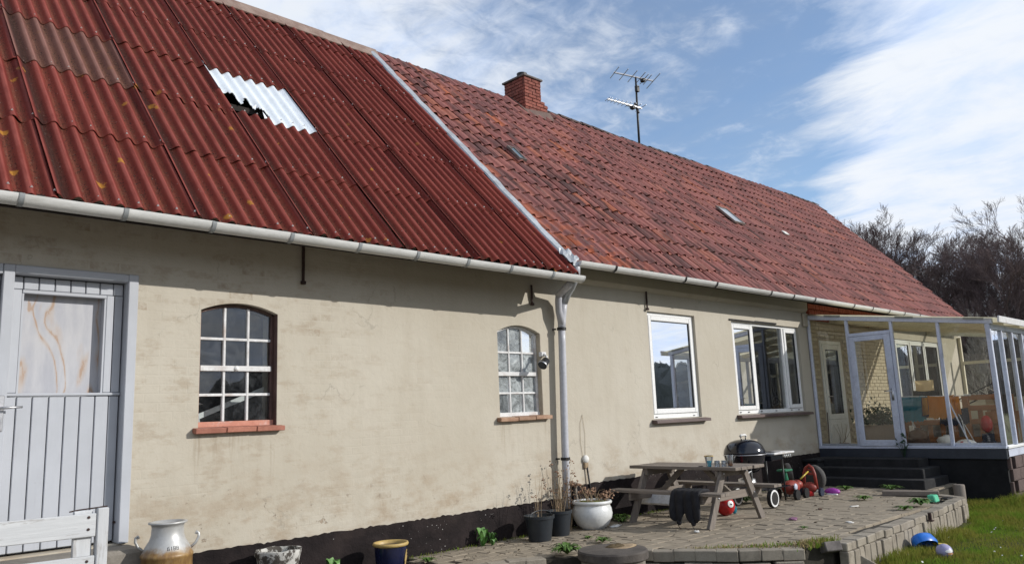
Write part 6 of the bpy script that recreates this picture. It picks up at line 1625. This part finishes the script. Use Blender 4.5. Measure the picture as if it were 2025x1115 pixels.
b = MB(); b.b2((12.55,-3.02,.0),(12.72,-2.92,.10)); b.v = [(x+.02*math.sin(z*30),y+.03*z*8,z) for x,y,z in b.v]
single('green_toy', b, MAT['mint_plastic'], (12.63,-2.97,0), 'mint green toy piece behind the weeds on the patio edge', 'toy', None, False, .012)
b = MB(); b.b2((12.85,-3.08,.012),(13.10,-2.98,.035)); single('black_strip', b, MAT['strap'], (12.97,-3.03,0), 'black strip lying beside the mint green toy', 'strip', None, False, .004)
b = MB(); b.b2((11.16,-3.41,-.06),(11.19,-3.37,.03)); b.b2((11.13,-3.43,-.075),(11.20,-3.37,-.055)); single('rusty_clip', b, MAT['rust'], (11.18,-3.37,-.07), 'dark iron clip on the capping of the patio wall', 'clip')
b = MB(); b.box((8.10,-.85,.40),(.0,.0,.0)) if False else b.box((9.05,-.62,.30),(.05,.5,.18),Matrix.Rotation(.6,3,'Y')); single('white_board', b, MAT['white_old'], (9.05,-.62,.2), 'white board wedged under the picnic table', 'board', None, False, .006)
# ================================================================== PLANTS
def weed_mesh(name, mat, n, r, h, leaf, up=.5, lobes=True):
    m = MB()
    for k in range(n):
        a = 2*math.pi*k/n*2.4+rng.normal(0,.4); L = r*rng.uniform(.5,1.0); hh = h*rng.uniform(.4,1.)
        d = Vector((math.cos(a), math.sin(a), 0)); sd = Vector((-d.y, d.x, 0)); w = leaf*rng.uniform(.7,1.2)
        pts = []
        for i in range(6):
            u = i/5; c = d*(L*u) + Vector((0,0,hh*math.sin(math.pi*min(1,u*.8))*.9+.005))
            ww = w*math.sin(math.pi*min(1, .12+.88*u))*(1 if (i % 2 == 0 or not lobes) else .55)
            if i == 5: ww = .0015
            pts += [c-sd*ww+Vector((0,0,.25*ww)), c, c+sd*ww+Vector((0,0,.25*ww))]
        m.add(pts, [(3*i+q, 3*i+q+1, 3*i+q+4, 3*i+q+3) for i in range(5) for q in (0,1)])
    return m.mesh(name, mat, False, recalc=False)
wm = [weed_mesh('leaf_rosette', MAT['weed'], 46, .24, .12, .030), weed_mesh('leaf_rosette', MAT['weed'], 26, .17, .07, .022), weed_mesh('leaf_rosette', MAT['dock'], 9, .13, .24, .05, 1, False)]
def weed(k, x, y, z, s, label, rot=0.):
    o = bpy.data.objects.new('weed', wm[k]); link(o, None, Matrix.Translation((x,y,z)) @ Matrix.Rotation(rot,4,'Z') @ Matrix.Diagonal((s,s,s,1)))
    return tag(o, label, 'weed', 'weeds in the paving')
weed(0, 6.42, -1.36, .005, 1.0, 'dense dandelion clump left of the round well cover')
weed(1, 7.22, -1.18, .005, .9, 'small flat weed just behind the round well cover')
weed(0, 11.95, -3.02, .02, .95, 'bright green weed on the wall capping at the far lawn edge', 1)
weed(1, 12.40, -2.05, .005, 1.15, 'low weed with white flowers in the middle of the far patio', 2)
weed(1, 11.45, -2.98, .01, 1.0, 'brownish flat weed before the bright green one on the wall', 3).data
weed(2, 6.30, -.14, .0, 1.0, 'broad leaved dock plant against the dark plinth left of the bucket', .4)
weed(2, 6.40, -.20, .0, .75, 'smaller dock plant beside the broad leaved one', 2)
weed(2, 4.22, -.30, -.02, 1.0, 'broad leaf between the stone pot and the blue pot', 1)
weed(1, 5.28, -.42, .0, .8, 'small weed at the right foot of the blue pot', 1)
weed(1, 8.65, -.35, .005, 1.1, 'weed under the far end of the picnic table', .5)
weed(0, 8.80, -.20, .005, .8, 'tuft of leaves against the plinth behind the picnic table', 2)
weed(1, 7.35, -.85, .005, .5, 'tiny weed in front of the white pot', .2)
weed(1, 13.85, -1.9, .01, 1.4, 'green weeds at the foot of the dark steps', .2)
weed(1, 13.6, -1.25, .01, 1.2, 'green weeds near the purple toy', 1.2)
weed(0, 11.4, -.62, .005, .9, 'weeds growing under the barbecue', 1.2)
weed(1, 9.3, -2.6, .005, .5, 'tiny weed on the near patio', 2.2)
# crumbs of soil, dead leaves and moss in the joints
deb = MB()
for k in range(900):
    x = rng.uniform(5.2, 15.2); y = -.05-abs(rng.normal(0,.5)) if rng.random() < .45 else rng.uniform(-3.3,-.1)
    if not inside(x, y): continue
    s = rng.uniform(.005,.015)*(1.6 if rng.random() < .12 else 1); M_ = Matrix.Translation((x,y,.010)) @ Matrix.Rotation(rng.uniform(0,6),4,'Z') @ Matrix.Rotation(rng.normal(0,.4),4,'X')
    deb.add([(-s,-s*.6,0),(s,-s*.5,.003),(s*.8,s*.6,.006),(-s*.7,s*.5,.004),(0,0,s*.7)], [(0,1,4),(1,2,4),(2,3,4),(3,0,4)], M_)
o = obj('patio_debris', deb, simple('leaf_crumbs', (.095,.068,.042), (.045,.034,.024), .95, 20, 60, .3)); o['kind'] = 'stuff'

# ---- grass
def tufts(name, n, place, h0, h1, mat, w=.0045):
    V = np.zeros((n*5, 3), np.float32); k = 0
    for i in range(n):
        x, y, hs = place()
        z = gz(x, y)-.005 if hs >= 0 else .0
        hs = abs(hs)
        h = rng.uniform(h0, h1)*hs; a = rng.uniform(0, 6.283); la = rng.uniform(0, 6.283); ln = h*rng.uniform(.15, .8)
        dx, dy = math.cos(a)*w, math.sin(a)*w
        mx, my = x+math.cos(la)*ln*.35, y+math.sin(la)*ln*.35
        V[k] = (x-dx, y-dy, z); V[k+1] = (x+dx, y+dy, z)
        V[k+2] = (mx+dx*.8, my+dy*.8, z+h*.6); V[k+3] = (mx-dx*.8, my-dy*.8, z+h*.6)
        V[k+4] = (x+math.cos(la)*ln, y+math.sin(la)*ln, z+h*(1-.35*(ln/h)**2)); k += 5
    me = bpy.data.meshes.new(name)
    nf = n*2; me.vertices.add(n*5); me.vertices.foreach_set('co', V.ravel())
    me.loops.add(n*7); me.polygons.add(nf)
    base = (np.arange(n)*5)[:, None]
    li = np.hstack([base+np.array([[0,1,2,3]]), base+np.array([[3,2,4]])]).astype(np.int32).ravel()
    me.loops.foreach_set('vertex_index', li)
    ls = (np.arange(n)*7)[:, None]+np.array([[0,4]]); lt = np.tile(np.array([4,3]), n)
    me.polygons.foreach_set('loop_start', ls.ravel().astype(np.int32)); me.polygons.foreach_set('loop_total', lt.astype(np.int32))
    me.update(calc_edges=True); me.validate(); me.materials.append(mat)
    o = bpy.data.objects.new(name, me); link(o); o['kind'] = 'stuff'; return o
def grass_mat():
    t = T('grass_blades'); p = t.pos()
    f = t.noise(1.3, 6, .65, p); g = t.noise(60, 3, .6, t.map(p, (1,1,.02)))
    c = t.mix(t.rng(f, .40,.60), (.150,.250,.030), (.225,.220,.046))
    c = t.mix(t.rng(g, .56,.70, 0, .75), c, (.30,.245,.10))
    c = t.mix(t.rng(g, .44,.32, 0, .6), c, (.080,.165,.018))
    df = t.n('ShaderNodeBsdfDiffuse'); t.l(c, df.inputs[0]); tl = t.n('ShaderNodeBsdfTranslucent'); t.l(c, tl.inputs[0])
    m = t.n('ShaderNodeMixShader'); m.inputs[0].default_value = .4; t.l(df.outputs[0], m.inputs[1]); t.l(tl.outputs[0], m.inputs[2]); t.l(m.outputs[0], t.out.inputs[0]); return t.m
GM = grass_mat()
def lawn_place():
    while True:
        u = rng.random()
        x = 8.3+10.5*rng.random()**1.25; y = -3.15-rng.random()**1.2*3.6
        if x > 15.3 and y > -3.34: continue
        if inside(x, y+.06): continue
        if y > -3.42 and x < 13.3: continue
        edge = 1+ (1.3 if (y > -3.75 and rng.random() < .6) else 0) + (.9 if x > 12.5 and y > -4.2 else 0)
        clump = .75+.75*max(0, math.sin(x*2.3+math.sin(y*3)*1.2)*math.sin(y*2.9+x))
        return x, y, edge*clump
tufts('lawn_grass', 85000, lawn_place, .025, .065, GM, .0038)
ds_ = MB(); dr_ = np.random.default_rng(4)
for i in range(130):
    x = 8.8+7*dr_.random(); y = -3.5-3*dr_.random()
    if x > 15.3 and y > -3.4: continue
    zz = gz(x, y)+dr_.uniform(.035,.06); a = dr_.uniform(.008,.014); ds_.lathe([(.0005,.004),(a,.002),(a*.8,0)], 6, Matrix.Translation((x,y,zz)) @ Matrix.Rotation(dr_.normal(0,.5),4,'X') @ Matrix.Rotation(-.4,4,'Y'))
o = obj('daisies', ds_, MAT['pale']); o['kind'] = 'stuff'
def corner_place():
    while True:
        x = rng.uniform(13.0, 15.38); y = rng.uniform(-3.6, -2.35)
        if inside(x, y): continue
        return x, y, 1.6
tufts('rough_grass', 5000, corner_place, .03, .07, GM, .005)
DRYG = simple('dry_grass', (.34,.26,.12), (.22,.16,.07), .95, 20, 60, 0)
def kerb_place():
    u = rng.random(); x = 7.35+u*1.35; y = -2.35-u*1.05+rng.normal(0,.10)
    if rng.random() < .45: x, y = 8.30+rng.normal(0,.14), -3.24+rng.normal(0,.09); return x, y, (-1.5 if y > -3.28 else 2.6)
    return (x, y, -.8) if inside(x, y) else (x, y-.12, 2.2)
tufts('dry_kerb_grass', 1000, kerb_place, .02, .055, DRYG, .004)
def gap_place():
    return 8.28+rng.normal(0,.13), -3.42+rng.normal(0,.10), 2.0
tufts('gap_grass', 900, gap_place, .03, .07, GM, .004)
tufts('dry_gap_grass', 700, gap_place, .03, .08, DRYG, .004)
def kerb_place2():
    x, y, h = kerb_place(); return x+.06, y-.03, h
tufts('green_kerb_grass', 700, kerb_place2, .02, .06, GM, .004)
def joint_place():
    x = rng.uniform(5.3, 15); y = -.04-abs(rng.normal(0,.05)); return x, y, -.7
tufts('joint_grass', 900, joint_place, .02, .07, GM, .004)

# ---- bare trees
def tree_mesh(seed, H, spread=1.0, fine=1.0):
    r_ = np.random.default_rng(seed)
    segs = []                                 # p0, p1, r0, r1, level
    def grow(p, d, L, rad, lev):
        n = 4 if lev < 2 else 3
        wob = (.05, .13, .11, .08, .06, .05)[lev]
        pts = [p]
        for i in range(n):
            d = (d + r_.normal(0, wob, 3) + np.array([0,0,.07+.012*lev])).astype(float); d /= np.linalg.norm(d)
            q = pts[-1]+d*L/n; ra, rb = rad*(1-.55*i/n), rad*(1-.55*(i+1)/n)
            segs.append((pts[-1], q, ra, rb, lev)); pts.append(q)
        if lev >= 5: return
        k = (10, 7, 6, 5, 4)[lev]
        for j in range(k):
            t = (.30 if lev == 0 else .22)+(.75)*(j+r_.random()*.6)/k; t = min(t, .99)
            i = min(n-1, int(t*n)); c = pts[i]+(pts[i+1]-pts[i])*(t*n-i)
            ax = r_.normal(0, 1, 3); ax -= d*ax.dot(d); ax /= np.linalg.norm(ax)+1e-6
            ang = r_.uniform(.35, .85)*spread
            nd = d*math.cos(ang)+ax*math.sin(ang)
            if nd[2] < -.1: nd[2] = abs(nd[2])*.3
            nd /= np.linalg.norm(nd)
            grow(c, nd, L*r_.uniform(.42,.66)*(1.1-.35*t if lev else 1.15-.45*t), max(.0055*fine, rad*(1-.55*t)*.45), lev+1)
    grow(np.zeros(3), np.array([r_.normal(0,.05), r_.normal(0,.05), 1.]), H*.62, H*.013, 0)
    def build(sel, n):
        vs = []; fs = []
        for a, b, ra, rb, lev in sel:
            d = b-a; u = np.cross(d, [0,0,1.]); 
            if np.linalg.norm(u) < 1e-5: u = np.array([1.,0,0])
            u /= np.linalg.norm(u); w = np.cross(d, u); w /= np.linalg.norm(w); o_ = len(vs)
            for c, rr in ((a, ra), (b, rb)):
                for k in range(n):
                    t = 2*math.pi*k/n; vs.append(tuple(c+(u*math.cos(t)+w*math.sin(t))*rr))
            for k in range(n): fs.append((o_+k, o_+(k+1)%n, o_+n+(k+1)%n, o_+n+k))
        return vs, fs
    tv_, tf_ = build([s for s in segs if s[4] == 0], 8); cv, cf = build([s for s in segs if s[4] > 0], 3)
    top = max(s[1][2] for s in segs)
    return (tv_, tf_), (cv, cf), top
BARK = simple('bark', (.12,.095,.085), (.07,.056,.052), .95, 3, 20, .5, .02)
TWIG = simple('twigs', (.165,.115,.108), (.11,.08,.078), .95, .8, 20, 0, var=.5)
PALE = simple('pale_bark', (.36,.34,.31), (.22,.20,.18), .9, 3, 20, .4)
variants = []
for sd in (3, 8, 21, 34):
    tk, cr, top = tree_mesh(sd, 10.)
    m = MB(); m.v, m.f = tk; tm = m.mesh('trunk', BARK, True, recalc=False); m = MB(); m.v, m.f = cr; cm = m.mesh('crown', TWIG, False, recalc=False); variants.append((tm, cm, top))
def plant_tree(x, y, H, k, rot, label, group, nm='bare_tree', tw=1.0):
    tm, cm, top = variants[k]; s = H/top
    t = bpy.data.objects.new(nm, None); M_ = Matrix.Translation((x,y,LAWN)) @ Matrix.Rotation(rot,4,'Z') @ Matrix.Diagonal((s*tw,s*tw,s,1)); link(t, None, M_)
    tag(t, label, 'tree', group)
    for n_, me in (('trunk', tm), ('crown', cm)): inst(n_, me, t, M_)
LBL = 'leafless dark tree in the wood behind the conservatory'
k = 0; tr_ = np.random.default_rng(77)
for rowx, n, y0, y1, h in ((37, 9, -3.5, 10.8, 9.2), (41, 11, -4.5, 13.5, 9.8), (46, 12, -6, 16.5, 10.4)):
    for i in range(n):
        y = y0+(y1-y0)*i/(n-1)+tr_.normal(0,.35)
        H = h*tr_.uniform(.86,1.06)
        if y > 7: H *= 1.17
        plant_tree(rowx+tr_.normal(0,1.2), y, H, (k*3+i) % 4, tr_.uniform(0,6.28), LBL, 'bare trees behind the conservatory'); k += 1
variants.append(None)
tk, cr, top = tree_mesh(55, 6., .9, 1.2); m = MB(); m.v, m.f = tk; tm = m.mesh('trunk', PALE, True, recalc=False); m = MB(); m.v, m.f = cr; cm = m.mesh('crown', PALE, False, recalc=False); variants[-1] = (tm, cm, top)
plant_tree(31.0, 1.2, 4.9, 4, .3, 'slender pale barked sapling at the far right in front of the dark wood', None, 'sapling', .7)
plant_tree(32.0, 3.9, 4.6, 4, 2.3, 'pale barked sapling left of the other sapling above the conservatory roof', None, 'sapling', .7)
# undergrowth of the wood, one tangled mass
V = MB(); r_ = np.random.default_rng(5)
for i in range(3600):
    x = r_.uniform(36, 52); y = -9+28*r_.random(); h = r_.uniform(1.5, 6.0)*(.75+.4*r_.random()); a = r_.uniform(0,6.28); l = h*r_.uniform(.1,.5)
    p0 = np.array([x,y,LAWN+r_.uniform(0,1.2)]); p1 = p0+np.array([math.cos(a)*l*.4,math.sin(a)*l*.4,h*.55]); p2 = p0+np.array([math.cos(a)*l,math.sin(a)*l,h])
    w = r_.uniform(.012,.03); e = np.array([-math.sin(a+1),math.cos(a+1),0])*w
    o_ = len(V.v); V.v += [tuple(p0-e),tuple(p0+e),tuple(p1+e*.7),tuple(p1-e*.7),tuple(p2+e*.3),tuple(p2-e*.3)]; V.f += [(o_,o_+1,o_+2,o_+3),(o_+3,o_+2,o_+4,o_+5)]
me = V.mesh('undergrowth', simple('undergrowth_twigs', (.10,.073,.068), (.06,.046,.045), .95, .6, 20, 0), False, recalc=False)
o = bpy.data.objects.new('undergrowth', me); link(o); o['kind'] = 'stuff'
# the far wood round the garden: low crowns seen only as a dark edge to the land
FW = MB(); r_ = np.random.default_rng(9)
def crown_at(x, y, h, w):
    M_ = Matrix.Translation((x,y,LAWN+h*.45)) @ Matrix.Rotation(r_.uniform(0,6),4,'Z'); o_ = len(FW.v); FW.sphere((0,0,0), 1., 12, 8, (w,w,h*.55), None)
    for q in range(o_, len(FW.v)):
        a = FW.v[q]; j = 1+.14*r_.normal(); FW.v[q] = tuple(M_ @ Vector((a[0]*j, a[1]*j, a[2]*(1+.12*r_.normal()))))
for i in range(150): crown_at(-60+1.45*i+r_.normal(0,2), -75-12*r_.random(), r_.uniform(6,10), r_.uniform(2.5,4.5))
for i in range(60): crown_at(95+10*r_.random(), -75+2.2*i, r_.uniform(6,9), r_.uniform(2.5,4.5))
for i in range(50): crown_at(53+3*r_.random(), -10+.62*i, r_.uniform(5,6.5), r_.uniform(1.5,2.5))
o = obj('far_wood', FW, simple('far_wood', (.085,.088,.088), (.06,.062,.062), .95, .5, 4, 0)); o['kind'] = 'stuff'  # grey lifted: distance haze put into the crown colour
